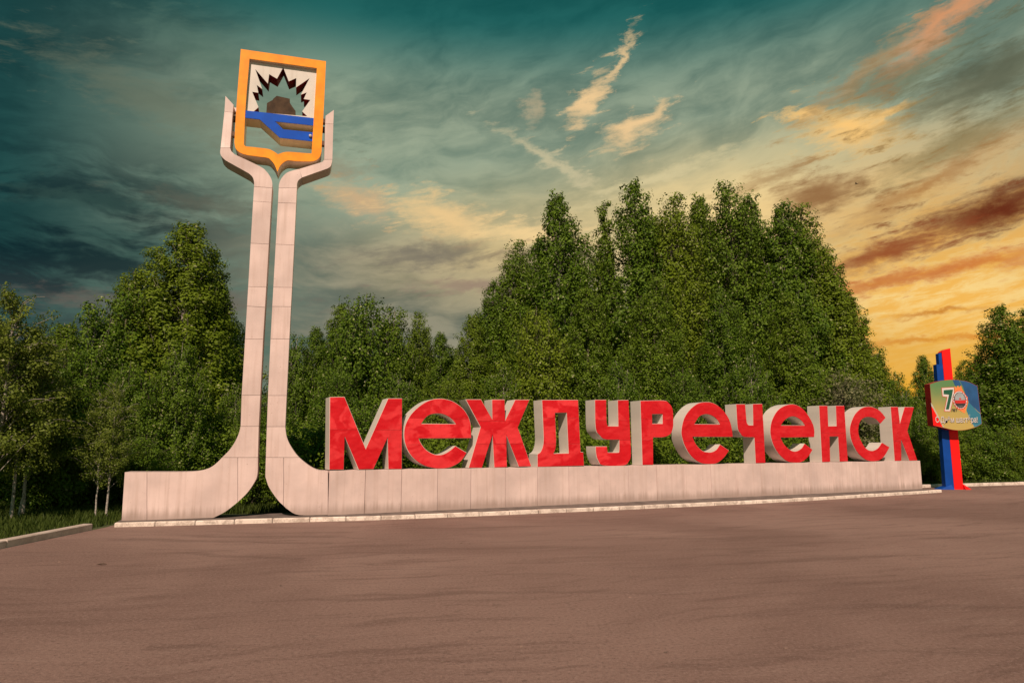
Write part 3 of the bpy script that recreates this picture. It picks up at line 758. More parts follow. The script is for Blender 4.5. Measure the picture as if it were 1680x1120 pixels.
def kerb_run(name, pts, step, wid, hgt, mat, taper_first=False):
    """a bed of mortar with separate stones set on it"""
    P = resample(pts, step)
    bmb = bmesh.new()
    for a, b in zip(P, P[1:]):
        d = (b - a).normalized(); n = Vector((-d.y, d.x))
        q = [a + n * 0.02, b + n * 0.02, b + n * (wid - 0.02), a + n * (wid - 0.02)]
        vs = [bmb.verts.new((v.x, v.y, z)) for z in (-0.1, hgt - 0.03) for v in q]
        for f in ((4, 5, 6, 7), (0, 1, 5, 4), (1, 2, 6, 5), (2, 3, 7, 6), (3, 0, 4, 7)): bmb.faces.new([vs[i] for i in f])
    bmesh.ops.recalc_face_normals(bmb, faces=bmb.faces)
    root = struct(link(name, mesh_from(bmb, M['pavement'])))
    meshes = {}
    for k, (a, b) in enumerate(zip(P, P[1:])):
        L = (b - a).length
        key = round(L, 2)
        if key not in meshes:
            bm_ = box_bm(0.008, L - 0.008, 0, wid, -0.1, hgt, None, 0.018)
            meshes[key] = mesh_from(bm_, mat)
        o = link('kerb_stone', meshes[key], root, (a.x, a.y, rng.uniform(-0.008, 0.006)), math.atan2(b.y - a.y, b.x - a.x) + rng.uniform(-0.006, 0.006))
    return root


kerb_run('kerb', KERB, 1.0, 0.16, 0.115, M['kerb_white'])
kerb_run('kerb', [(20.2, 34.85), (23.5, 36.05), (27.5, 37.42), (34, 38.8), (44, 40.85), (60, 45.1)], 1.5, 0.2, 0.15, M['kerb_white'])
# heavy concrete kerb at the left edge
kb = kerb_run('kerb', [(-10.86, 9.0), (-10.80, 14.0), (-10.78, 18.1)], 3.03, 0.24, 0.165, M['kerb_grey'])

pave = [(x, y) for x, y in [(p.x, p.y) for p in resample([(a - 0.02, b + 0.06) for a, b in KERB], 1.0)]]
pave += [onB(WALL_END + 0.1, 1.0), onB(0, 1.0), onA(LEFT_END - 0.1, 1.0)]
struct(link('pavement', sheet(pave, 0.095, M['pavement'])))

# ------------------------------------------------------------------ word wall
wall = thing('low_wall', 'long low pinkish-white metal-clad wall carrying the red word', 'wall', (OO[0], OO[1], 0), BB)
TH = 0.70
ZT = 1.395
seams = [-0.010, 1.082, 2.227, 3.418, 4.566, 5.825, 7.027, 8.272, 9.523, 10.791, 12.059, 13.353, 14.674, 15.958, 17.278, 18.654, 20.035, 21.437, 22.741, 24.177, 25.714, WALL_END]
link('core', mesh_from(box_bm(0.08, WALL_END - 0.06, 0.05, TH - 0.05, 0.0, ZT - 0.05), M['core']), wall)
for a, b in zip(seams, seams[1:]):
    j = rng.uniform(0, 0.010)
    bm = bmesh.new()
    box_bm(a + 0.006, b - 0.006, j, TH, 0.085, ZT - rng.uniform(0, 0.004), bm, 0.006)
    link('cladding_panel', mesh_from(bm, M['clad']), wall)

# ------------------------------------------------------------------ letters
LABELS = {
    'M': 'red letter М, first and leftmost of the word on the wall',
    'e1': 'red letter е right after М, its face streaked with patches of fading and painted-in reflection',
    'Zh': 'red letter Ж with six arms, third of the word',
    'D': 'red letter Д with a tall slot, between Ж and У',
    'U': 'red letter У with a hooked tail, left of letter Р',
    'R': 'red letter Р with a small square counter',
    'e2': 'red letter е in the middle of the word, between Р and Ч',
    'Ch': 'red letter Ч, narrow, between two letters е',
    'e3': 'red letter е between Ч and Н',
    'N': 'red letter Н with a level crossbar near the end of the word',
    'S': 'red letter С, open on the right, next to last of the word',
    'K': 'red letter К at the right end of the word',
}
for key, loops in LETTERS.items():
    zmin = min(z for _, z in loops[0]); zmax = max(z for _, z in loops[0])
    s0 = (min(x for x, _ in loops[0]) + max(x for x, _ in loops[0])) / 2
    k = (zmax - ZT) / (zmax - zmin)
    loc = [[(x - s0, (z - zmin) * k) for x, z in l] for l in loops]
    if key in ('e1', 'e2', 'e3', 'S', 'D', 'U', 'R', 'Ch'):
        loc = [smooth_loop(l, 40 if key not in ('U', 'R', 'Ch') else 48) for l in loc]
    p = onB(s0, 0)
    t = thing('sign_letter', LABELS[key], 'letter', (p[0], p[1], ZT + 0.002), BB, 'letters of the word on the wall')
    body = [offset(l, 0.0) for l in loc]
    link('side_casing', prism(body, 0.03, 0.66, M['return']), t)
    ztop = max(z for _, z in loc[0])
    cuts = [-0.1] + [ztop * (c + rng.uniform(-0.03, 0.03)) for c in ((0.36, 0.70) if key not in ('M', 'N') else (0.52,))] + [ztop + 0.1]
    for z0, z1 in zip(cuts, cuts[1:]):
        fb = prism_bm([offset(l, 0.014 if i == 0 else -0.014) for i, l in enumerate(loc)], 0.008 + rng.uniform(-0.004, 0.004), 0.034)
        for zc, nz in ((z0 + 0.003, -1), (z1 - 0.003, 1)):
            r_ = bmesh.ops.bisect_plane(fb, geom=fb.verts[:] + fb.edges[:] + fb.faces[:], plane_co=(0, 0, zc), plane_no=(0, 0, nz), clear_outer=True)
            bmesh.ops.holes_fill(fb, edges=[e_ for e_ in r_['geom_cut'] if isinstance(e_, bmesh.types.BMEdge) and e_.is_boundary], sides=0)
        for piece in islands(fb):
            link('face_sheet', mesh_from(piece, M['red'], 32), t)

# ------------------------------------------------------------------ stele
stele = thing('stele', 'tall pinkish-white twin-column stele with flared arms and curved feet', 'monument', (OO[0], OO[1], 0), AA)
for leg in STELE['legs']:
    cbm = bmesh.new()
    for poly in leg:
        prism_bm([offset(poly, 0.05)], 0.06, TH - 0.06, cbm)
    lg = link('column', mesh_from(cbm, M['core']), stele)
    for poly in leg:
        pl = offset(smooth_loop(poly, 30, 4) if len(poly) > 4 else poly, 0.005)
        pl = [(x, max(z, 0.088)) for x, z in pl]
        link('cladding_panel', prism([pl], rng.uniform(0, 0.006), TH, M['clad'], 25), lg)

# ------------------------------------------------------------------ emblem
fo = smooth_loop(EMBLEM['frame_outer'], 34, 4); fi = smooth_loop(EMBLEM['frame_inner'], 34, 4)
em = thing('emblem_shield', 'orange-framed shield emblem with star burst and blue river held atop the stele', 'emblem', onA(-1.93, 0) + (10.6,), AA)


def er(l): return [(x + 1.93, z - 10.6) for x, z in l]


fr = link('frame', prism([er(fo), er(fi)], 0.06, 0.70, M['beige']), em)
link('frame_face', prism([er(fo), er(fi)], 0.03, 0.058, M['orange']), fr)
inner_top = [(x, z) for x, z in EMBLEM['frame_inner']]
plate_out = er([(-2.972, 12.36), (-2.945, 14.20), (-0.894, 14.222), (-0.905, 12.36)])
star = er(EMBLEM['star'])
star_cl = [(-0.80, 1.80)] if False else star
pf = link('ray_plate', prism([plate_out, star], 0.15, 0.162, M['plate'], None), em)
link('ray_plate_body', prism([plate_out, offset(star, -0.002)], 0.164, 0.69, M['maroon'], None), pf)
bd = link('river_band', prism([er(EMBLEM['band'])], 0.075, 0.69, M['beige'], None), em)
link('river_face', prism([er(EMBLEM['band'])], 0.05, 0.073, M['blue'], None), bd)
link('coal_block', prism([er(EMBLEM['coal'])], 0.20, 0.69, M['coal'], None), em)
for i, (x, z) in enumerate(EMBLEM['brackets']):
    bm = box_bm(-0.17, 0.17, 0.22, 0.42, -0.07, 0.07, None, 0.01)
    link('bracket', mesh_from(bm, M['core'] if i in (1, 4) else M['clad']), em, (x + 1.93, 0, z - 10.6))
bm = bmesh.new()
bmesh.ops.create_icosphere(bm, subdivisions=2, radius=0.05)
link('lamp_knob', mesh_from(bm, M['return'], 40), em, (-1.0 + 1.93, 0.02, 11.88 - 10.6))

# ------------------------------------------------------------------ board on red and blue post
bs = thing('board_sign', 'round-cornered colourful board with 7 and a greeting on a red and blue post', 'sign', (21.4, 33.2, 0), 0)
rp, bp = BOARD['red_post'], BOARD['blue_post']
rpl = [(-0.005, 0.0), (0.425, 0.0), (0.435, 6.88), (0.25, 6.84), (0.10, 6.77), (0.01, 6.69)]
link('post', prism([rpl], 0.50, 0.85, M['postred'], None), bs)['label'] = 'bright red post with a slanted top'
bpl = [(-0.41, 0.0), (-0.008, 0.0), (-0.004, 6.66), (-0.115, 6.62)]
link('post', prism([[(-0.40, 0.0), (-0.008, 0.0), (-0.002, 6.08), (-0.31, 6.08)]], 0.52, 0.80, M['postblue'], None), bs)['label'] = 'dark blue post beside the red one'
link('post_tip', prism([[(-0.16, 6.083), (-0.004, 6.083), (-0.001, 6.67), (-0.15, 6.62)]], 0.54, 0.78, M['postblue'], None), bs)


def wedge(x0, x1, h, mat):
    bm = bmesh.new()
    xs = 1 if x1 > x0 else -1
    a = [bm.verts.new(v) for v in ((x0, 0.30, 0), (x1, 0.44, 0), (x1, 0.95, 0), (x0, 1.0, 0), (x0, 0.5, h), (x0, 0.85, h))]
    for f in ((0, 1, 4), (1, 2, 5, 4), (2, 3, 5), (0, 3, 2, 1), (0, 4, 5, 3)): bm.faces.new([a[i] for i in f])
    bmesh.ops.recalc_face_normals(bm, faces=bm.faces)
    return mesh_from(bm, mat)


link('foot_gusset', wedge(-0.12, -0.75, 0.24, M['postblue']), bs)
link('foot_gusset', wedge(0.43, 0.78, 0.26, M['postred']), bs)
bo = [(x, z) for x, z in BOARD['outline']]
bo = smooth_loop(bo, 30, 3)
board = link('board', prism([bo], 0.0, 0.44, M['boardside'], 25), bs)


def printed(name, poly, lvl, mat, parent=board, holes=()):
    return link(name, prism([poly] + list(holes), -0.002 - 0.003 * lvl, -0.0005 - 0.003 * (lvl - 1) if lvl else 0.004, mat, None), parent)


printed('print_ground', offset(bo, 0.012), 0, M['board'])
printed('print_field', offset(BOARD['blue'], 0.012), 1, M['ink_blue'])
printed('print_field', offset(BOARD['sky'], 0.012), 1.05, M['ink_sky'])
printed('print_field', offset(BOARD['blue_strip'], 0.012), 1.1, M['ink_blue'])
printed('print_field', offset(BOARD['pale'], 0.002), 1.0, M['ink_pale'])
printed('print_field', offset(BOARD['red'], 0.012), 1.05, M['postred'])
printed('number_rim', BOARD['seven_rim'], 2, M['ink_red'])
printed('number_rim', offset(BOARD['seven_rim'], 0.022), 3, M['ink_white'])
printed('number', BOARD['seven'], 4, M['ink_green'])
printed('medal_flame', BOARD['flame'], 2, M['ink_orange'])


def disc(cx, cz, rx, rz, n=36, a0=0.0, a1=360.0):
    return [(cx + rx * math.cos(R(a0 + (a1 - a0) * i / n)), cz + rz * math.sin(R(a0 + (a1 - a0) * i / n))) for i in range(n)]


mx, mz = 0.345, 4.28
printed('medal_ring', disc(mx, mz, 0.36, 0.46), 3, M['ink_red'])
printed('medal_ring', disc(mx, mz, 0.335, 0.43), 4, M['ink_white'])
printed('medal_ring', disc(mx, mz, 0.29, 0.385), 5, M['ink_dark'])
printed('medal_field', disc(mx, mz + 0.02, 0.25, 0.34), 6, M['ink_grey'])
printed('medal_field', disc(mx, mz - 0.08, 0.24, 0.22, 24, 180, 365), 7, M['ink_dark'])
printed('medal_ribbon', [(mx - 0.29, mz - 0.02), (mx + 0.29, mz + 0.0), (mx + 0.24, mz - 0.16), (mx - 0.24, mz - 0.17)], 8, M['ink_red'])
printed('medal_star', disc(mx, mz + 0.06, 0.05, 0.05, 5, 90, 450), 8, M['ink_red'])
for k in range(18):
    a = R(k * 20)
    if 60 < k * 20 < 150: continue
    printed('medal_tooth', disc(mx + 0.312 * math.cos(a), mz + 0.407 * math.sin(a), 0.022, 0.028, 4), 6, M['ink_red'])


def text_mesh(body, width, height, mat, bold, depth):
    cu = bpy.data.curves.new('text', 'FONT'); cu.body = body
    cu.offset = bold; cu.extrude = 0.0; cu.resolution_u = 4
    o = bpy.data.objects.new('text', cu); COL.objects.link(o)
    dg = bpy.context.evaluated_depsgraph_get(); dg.update()
    me = bpy.data.meshes.new_from_object(o.evaluated_get(dg))
    bpy.data.objects.remove(o)
    co = np.empty(len(me.vertices) * 3); me.vertices.foreach_get('co', co); co = co.reshape(-1, 3)
    mn, mxx = co.min(0), co.max(0)
    n = np.zeros_like(co)
    n[:, 0] = (co[:, 0] - mn[0]) / (mxx[0] - mn[0]) * width
    n[:, 2] = (co[:, 1] - mn[1]) / (mxx[1] - mn[1]) * height
    n[:, 1] = depth
    me.vertices.foreach_set('co', n.ravel()); me.update()
    me.materials.clear(); me.materials.append(mat)
    return me


link('lettering', text_mesh('С Днём шахтёра!', 2.03, 0.375, M['ink_dark'], 0.010, -0.012), board, (-0.912, 0, 3.098))['label'] = 'dark drop shadow of the greeting'
link('lettering', text_mesh('С Днём шахтёра!', 2.03, 0.375, M['ink_white'], 0.008, -0.016), board, (-0.93, 0, 3.118))['label'] = 'white greeting С Днём шахтёра!'
link('lettering', text_mesh('ЛЕТ', 0.30, 0.13, M['ink_dark'], 0.02, -0.030), board, (-0.13, 0, 3.725))['label'] = 'small word ЛЕТ under the seven'


# ------------------------------------------------------------------ trees
def tube(pts, rad, sides, V, Fc):
    base = len(V)
    P = np.array(pts)
    for i, p in enumerate(P):
        t = P[min(i + 1, len(P) - 1)] - P[max(i - 1, 0)]; t = t / (np.linalg.norm(t) + 1e-9)
        a = np.cross(t, (0.3, 0.9, 0.2)); a /= np.linalg.norm(a) + 1e-9
        b = np.cross(t, a)
        for k in range(sides):
            an = 2 * math.pi * k / sides
            V.append(p + rad[i] * (a * math.cos(an) + b * math.sin(an)))
    for i in range(len(P) - 1):
        for k in range(sides):
            k2 = (k + 1) % sides
            Fc.append((base + i * sides + k, base + i * sides + k2, base + (i + 1) * sides + k2, base + (i + 1) * sides + k))


def leaf_mesh(pos, nrm, size, mat, rs, tint=None, ratio=0.62):
    n = len(pos)
    nrm = nrm / (np.linalg.norm(nrm, axis=1, keepdims=True) + 1e-9)
    rv = rs.normal(size=(n, 3)); rv[:, 2] -= 0.5
    t = rv - nrm * np.sum(rv * nrm, axis=1, keepdims=True); t /= np.linalg.norm(t, axis=1, keepdims=True) + 1e-9
    s = np.cross(nrm, t)
    h = size[:, None]
    fold = nrm * h * 0.10
    v = np.stack([pos - t * h * 0.5, pos + s * h * 0.5 * ratio + fold, pos + t * h * 0.5, pos - s * h * 0.5 * ratio + fold], 1).reshape(-1, 3)
    me = bpy.data.meshes.new('leaves')
    me.vertices.add(n * 4); me.vertices.foreach_set('co', v.astype(np.float32).ravel())
    me.loops.add(n * 4); me.loops.foreach_set('vertex_index', np.arange(n * 4, dtype=np.int32))
    me.polygons.add(n); me.polygons.foreach_set('loop_start', np.arange(0, n * 4, 4, dtype=np.int32))
    me.polygons.foreach_set('loop_total', np.full(n, 4, dtype=np.int32))
    me.update(calc_edges=True)
    at = me.attributes.new('tint', 'FLOAT', 'FACE')
    at.data.foreach_set('value', (rs.random(n) if tint is None else tint).astype(np.float32))
    me.materials.append(mat)
    return me


def make_tree(seed, H, prof, t0, nbr, rise, droop, r0, puff, leaves, lsize, bark, leafmat, lean=0.25, sides=8, stems=1, multi_top=False):
    """trunk, limbs that climb and arch over, and leaf clumps along their outer halves"""
    rs = np.random.RandomState(seed)
    V, Fc = [], []
    pc, pr, po = [], [], []
    for sidx in range(stems):
        hh = H * (1.0 if sidx == 0 else rs.uniform(0.72, 0.95))
        base = np.array((0.0, 0.0, -0.15)) + (0 if sidx == 0 else 1) * np.array((rs.uniform(-.5, .5), rs.uniform(-.5, .5), 0))
        k = 12
        zz = np.linspace(0, 1, k)
        wob = np.cumsum(rs.normal(0, lean / k, (k, 2)), axis=0)
        wob += np.outer(zz, rs.normal(0, 0.035 * H * (0.4 if sidx == 0 else 1.5), 2))
        wob -= wob[0]
        if sidx == 0: wob *= (0.6)
        tp = np.column_stack([base[0] + wob[:, 0], base[1] + wob[:, 1], base[2] + zz * hh])
        if sidx == 0: tp[:, :2] -= np.outer(zz, tp[-1, :2])      # the leader ends over the root
        rad = r0 * (1 if sidx == 0 else 0.7) * (1 - zz) ** 0.8 + 0.014
        rad[0] *= 1.35
        tube(tp, rad, sides, V, Fc)
        nb = nbr if sidx == 0 else nbr // 2
        for i in range(nb):
            t = t0 + (0.985 - t0) * ((i + rs.random()) / nb) ** 0.80
            f = t * (k - 1); i0 = min(int(f), k - 2); p = tp[i0] + (tp[i0 + 1] - tp[i0]) * (f - i0)
            az = i * 2.399963 + rs.uniform(-.5, .5)
            L = prof(t) * rs.uniform(0.70, 1.12)
            e = R(rise) * rs.uniform(0.75, 1.25)
            if t > 0.9: e = R(70)
            d = np.array((math.cos(az) * math.cos(e), math.sin(az) * math.cos(e), math.sin(e)))
            pts = [p]; m = 5
            for j in range(m):
                d = d + np.array((rs.normal(0, .12), rs.normal(0, .12), -droop * (j / m)))
                d /= np.linalg.norm(d)
                pts.append(pts[-1] + d * L / m / max(0.55, math.cos(e)) * 0.9)
            tube(pts, np.linspace(max(0.012, r0 * 0.30 * (1 - t)), 0.006, m + 1), 4, V, Fc)
            np_ = max(2, int(L / (puff * 0.9)) + 1)
            for q in range(np_):
                u = 0.30 + 0.72 * (q + rs.random()) / np_
                u = min(u, 1.0); ff = u * m; j0 = min(int(ff), m - 1)
                c = pts[j0] + (pts[j0 + 1] - pts[j0]) * (ff - j0) + rs.normal(0, puff * 0.32, 3)
                pc.append(c); pr.append(puff * rs.uniform(0.6, 1.25) * (1.12 - 0.62 * t * t)); po.append((math.cos(az), math.sin(az), 0.25))
    me = bpy.data.meshes.new('trunk')
    me.from_pydata([tuple(v) for v in V], [], Fc); me.shade_smooth(); me.materials.append(bark)
    pc, pr, po = np.array(pc), np.array(pr), np.array(po)
    w = pr ** 1.5; w /= w.sum()
    idx = rs.choice(len(pc), leaves, p=w)
    dv = rs.normal(size=(leaves, 3)); dv /= np.linalg.norm(dv, axis=1, keepdims=True)
    rr = rs.random(leaves) ** 0.45
    pos = pc[idx] + dv * (pr[idx] * rr)[:, None] * np.array((1, 1, 0.85))
    pos[:, 2] -= (np.abs(rs.normal(0, 0.12, leaves)) * droop * 2)
    pos[:, 2] = np.maximum(pos[:, 2], 0.05)
    nr = dv * 0.9 + po[idx] * 0.45 + np.array((0, 0, 0.5)) + rs.normal(0, 0.38, (leaves, 3))
    clump = rs.random(len(pc))[idx]
    tint = np.clip(0.50 * rs.random(leaves) + 0.45 * clump, 0, 0.92)
    tint[rs.random(leaves) < 0.02] = 0.99
    return me, leaf_mesh(pos, nr, lsize * rs.uniform(0.7, 1.35, leaves), leafmat, rs, tint)


def make_poplar(seed, H, env, t0, nbr, steep, r0, puff, leaves, lsize, bark, leafmat, tops=1, stretch=1.12):
    """upright tree: limbs climb steeply to the skin of a narrow crown; clumps hang along them"""
    rs = np.random.RandomState(seed)
    V, Fc, pc, pr, po = [], [], [], [], []
    for q in range(tops):
        hh = H if q == 0 else H * rs.uniform(0.80, 0.94)
        a_ = rs.uniform(0, 6.28); rr = 0 if q == 0 else rs.uniform(0.6, 1.0) * env(0.45) * 0.55
        k = 12; zz = np.linspace(0, 1, k)
        bend = np.minimum(1, zz * 2.2) ** 0.8
        tp = np.column_stack([bend * rr * math.cos(a_), bend * rr * math.sin(a_), -0.15 + zz * hh])
        tp[1:-1, :2] += np.cumsum(rs.normal(0, 0.035, (k, 2)), axis=0)[1:-1]
        tube(tp, r0 * (1 if q == 0 else 0.7) * (1 - zz) ** 0.8 + 0.012, 8, V, Fc)
        nb = nbr if q == 0 else int(nbr * 0.6)
        sc = 1.0 if q == 0 else 0.75
        for i in range(nb):
            t = t0 + (0.99 - t0) * ((i + rs.random()) / nb) ** 0.88
            az = i * 2.399963 + rs.uniform(-.6, .6)
            lob = 1 + 0.16 * math.sin(3 * az + seed) * math.sin(9 * t + q) + rs.normal(0, 0.09)
            rad = env(t) * sc * lob * (1.0 if rs.random() < 0.62 else rs.uniform(0.45, 0.9))
            f = t * (k - 1); i0 = min(int(f), k - 2); ax = tp[i0] + (tp[i0 + 1] - tp[i0]) * (f - i0)
            tip = ax + np.array((math.cos(az) * rad, math.sin(az) * rad, rs.normal(0, 0.15)))
            zs = max(0.25, tip[2] - rad * math.tan(R(steep)) - 0.2)
            f = min(0.999, (zs + 0.15) / hh) * (k - 1); i0 = min(int(f), k - 2); st = tp[i0] + (tp[i0 + 1] - tp[i0]) * (f - i0)
            m = 5; u = np.linspace(0, 1, m + 1)[:, None]
            pts = st + (tip - st) * u
            pts[:, :2] += ((tip - st)[:2] * 0.18 * np.sin(math.pi * u)) ; pts[1:-1] += rs.normal(0, 0.05, (m - 1, 3))
            L = np.linalg.norm(tip - st)
            tube(pts, np.linspace(max(0.010, r0 * 0.26 * (1.05 - t)), 0.005, m + 1), 4, V, Fc)
            n_ = max(2, int(L / (puff * 1.25)) + 1)
            for j in range(n_):
                w_ = 0.38 + 0.62 * (j + rs.random()) / n_
                ff = min(w_, 0.999) * m; j0 = int(ff)
                c = pts[j0] + (pts[j0 + 1] - pts[j0]) * (ff - j0) + rs.normal(0, puff * 0.25, 3)
                pc.append(c); pr.append(puff * rs.uniform(0.6, 1.25) * (1.10 - 0.50 * t)); po.append((math.cos(az), math.sin(az), 0.3))
    me = bpy.data.meshes.new('trunk')
    me.from_pydata([tuple(v) for v in V], [], Fc); me.shade_smooth(); me.materials.append(bark)
    pc, pr, po = np.array(pc), np.array(pr), np.array(po)
    w = pr ** 1.6; w /= w.sum()
    idx = rs.choice(len(pc), leaves, p=w)
    dv = rs.normal(size=(leaves, 3)); dv /= np.linalg.norm(dv, axis=1, keepdims=True)
    pos = pc[idx] + dv * (pr[idx] * rs.random(leaves) ** 0.42)[:, None] * np.array((1, 1, stretch))
    pos[:, 2] = np.maximum(pos[:, 2], 0.05)
    nr = dv * 1.0 + po[idx] * 0.6 + np.array((0, 0, 0.45)) + rs.normal(0, 0.34, (leaves, 3))
    clump = rs.random(len(pc))[idx]
    tint = np.clip(0.55 * rs.random(leaves) + 0.40 * clump, 0, 0.92)
    tint[rs.random(leaves) < 0.025] = 0.99
    return me, leaf_mesh(pos, nr, lsize * rs.uniform(0.65, 1.4, leaves), leafmat, rs, tint)


def cone(rmax, full=0.30, pw=0.62, foot=0.75):
    def f(t): return rmax * (foot + (1 - foot) * t / full if t < full else max(0.02, (1.005 - t) / (1.005 - full)) ** pw)
    return f


def dome(rmax):
    def f(t): return rmax * (0.45 + 0.55 * math.sin(math.pi * min(1, (t * 0.92 + 0.12)) ** 0.9))
    return f


PROTO = {
    'tall0': (17.0, make_poplar(11, 17.0, cone(2.9, 0.30, 0.66), 0.05, 270, 60, 0.17, 0.55, 84000, 0.150, M['birch_bark'], M['leaf'])),
    'tall1': (17.0, make_poplar(23, 17.0, cone(2.6, 0.34, 0.60), 0.05, 240, 62, 0.16, 0.53, 84000, 0.148, M['bark'], M['leaf'], 2)),
    'tall2': (17.0, make_poplar(37, 17.0, cone(2.8, 0.40, 0.52), 0.05, 225, 58, 0.17, 0.56, 86000, 0.150, M['bark'], M['leaf'], 3)),
    'spire': (16.0, make_poplar(41, 16.0, cone(1.15, 0.35, 0.60), 0.06, 170, 68, 0.13, 0.38, 32000, 0.140, M['bark'], M['leaf'])),
    'round0': (9.0, make_poplar(53, 9.0, cone(2.6, 0.45, 0.45), 0.05, 170, 56, 0.11, 0.48, 52000, 0.132, M['bark'], M['leaf'], 3)),
    'round1': (9.0, make_poplar(67, 9.0, cone(2.4, 0.40, 0.50), 0.05, 170, 60, 0.10, 0.46, 50000, 0.128, M['birch_bark'], M['leaf'], 2)),
    'birch0': (7.0, make_tree(71, 7.0, dome(1.6), 0.20, 75, 50, 0.45, 0.065, 0.34, 22000, 0.085, M['birch_bark'], M['leaf_birch'])),
    'birch1': (7.0, make_tree(83, 7.0, dome(1.5), 0.22, 70, 54, 0.50, 0.05, 0.32, 20000, 0.085, M['birch_bark'], M['leaf_birch'], stems=2)),
}
FILL = 'green tree crowded in the back row, seen only between nearer crowns'
for i, (x, y, h, w, kind, label) in enumerate(TREES):
    H0, (tm, lm) = PROTO[kind]
    s = h * 1.01 / H0
    fill = label == 'filler'
    birch = kind.startswith('birch')
    t = thing('birch_tree' if birch else 'leafy_tree', FILL if fill else label, 'tree', (x, y, 0), rng.uniform(0, 6.28),
              'trees of the back row' if fill else ('young birches at the left edge' if birch else 'trees behind the monument'))
    ws = w * (s ** 0.6)
    t.scale = (ws, ws, s)
    link('trunk', tm, t); link('crown', lm, t)

# pale flowering shrub above the letters Н and С, and shrubs by the slot under the stele
bt, bl = make_tree(97, 3.6, dome(1.5), 0.05, 50, 50, 0.2, 0.05, 0.40, 15000, 0.105, M['bark'], M['leaf'], stems=3)
_, bl_pale = make_tree(101, 3.6, dome(1.5), 0.05, 50, 55, 0.2, 0.05, 0.36, 9000, 0.10, M['bark'], M['leaf_pale'], stems=3)
SHRUBS = [
    (17.7, 36.4, 1.40, bl_pale, 'pale cream-leaved shrub rising behind letters е and Н'),
    (-7.6, 23.6, 0.62, bl, 'dark shrub seen under the arch between the two curved feet'),
    (-8.9, 23.9, 0.66, bl, 'shrub behind the left foot of the stele, left of the arch'),
    (-6.6, 24.4, 0.68, bl, 'shrub behind the right foot of the stele, right of the arch'),
    (-5.2, 24.0, 0.85, bl, 'bush directly behind the slope of the right foot'),
    (22.9, 37.9, 0.62, bl, 'low shrub behind the far kerb left of the blue post'),
    (24.4, 38.6, 0.80, bl, 'shrub behind the far kerb just right of the red post'),
    (26.6, 39.2, 0.85, bl, 'shrub behind the far kerb farther right of the post'),
    (29.2, 39.6, 0.80, bl, 'shrub at the right edge behind the far kerb'),
    (21.3, 37.0, 0.70, bl, 'low shrub peeking out past the right end of the wall'),
    (-13.0, 24.5, 0.60, bl, 'low dark shrub left of the wing end among the birches'),
    (-16.5, 24.0, 0.70, bl, 'low dark shrub behind the white birch at the left edge'),
    (-14.6, 30.5, 0.8, bl, 'shrub beyond the small sunlit clearing on the left'),
    (-18.5, 29.5, 0.9, bl, 'shrub in deep shade behind the left birches'),
]
for x, y, s, lm, label in SHRUBS:
    t = thing('shrub', label, 'shrub', (x, y, 0), rng.uniform(0, 6.28), 'shrubs at the edge of the wood')
    t.scale = (s, s, s)
    link('stem', bt, t); link('crown', lm, t)

# undergrowth that fills the foot of the wood: one mass of leaves
rs = np.random.RandomState(7)
us, ud = rs.uniform(-1, 30, 900), rs.uniform(2.2, 9.0, 900)
cx = OO[0] + math.cos(BB) * us - math.sin(BB) * ud; cy = OO[1] + math.sin(BB) * us + math.cos(BB) * ud
lx, ly = rs.uniform(-26, -8.5, 260), rs.uniform(26.5, 36, 260)
cx[640:] = lx; cy[640:] = ly
ch = rs.uniform(0.4, 2.6, 900); cr = rs.uniform(0.45, 0.85, 900)
ii = rs.randint(0, 900, 70000)
dv = rs.normal(size=(70000, 3)); dv /= np.linalg.norm(dv, axis=1, keepdims=True)
pos = np.column_stack([cx[ii], cy[ii], ch[ii]]) + dv * (cr[ii] * rs.random(70000) ** 0.45)[:, None]
pos[:, 2] = np.maximum(0.03, pos[:, 2])
ug = link('undergrowth', leaf_mesh(pos, dv + np.array((0.1, -0.3, 0.7)) + rs.normal(0, .5, (70000, 3)), 0.14 * rs.uniform(.7, 1.3, 70000), M['leaf'], rs, np.clip(rs.random(70000) * .9, 0, .92)))
stuff(ug, 'dense leafy undergrowth filling the foot of the wood behind the wall', 'undergrowth')


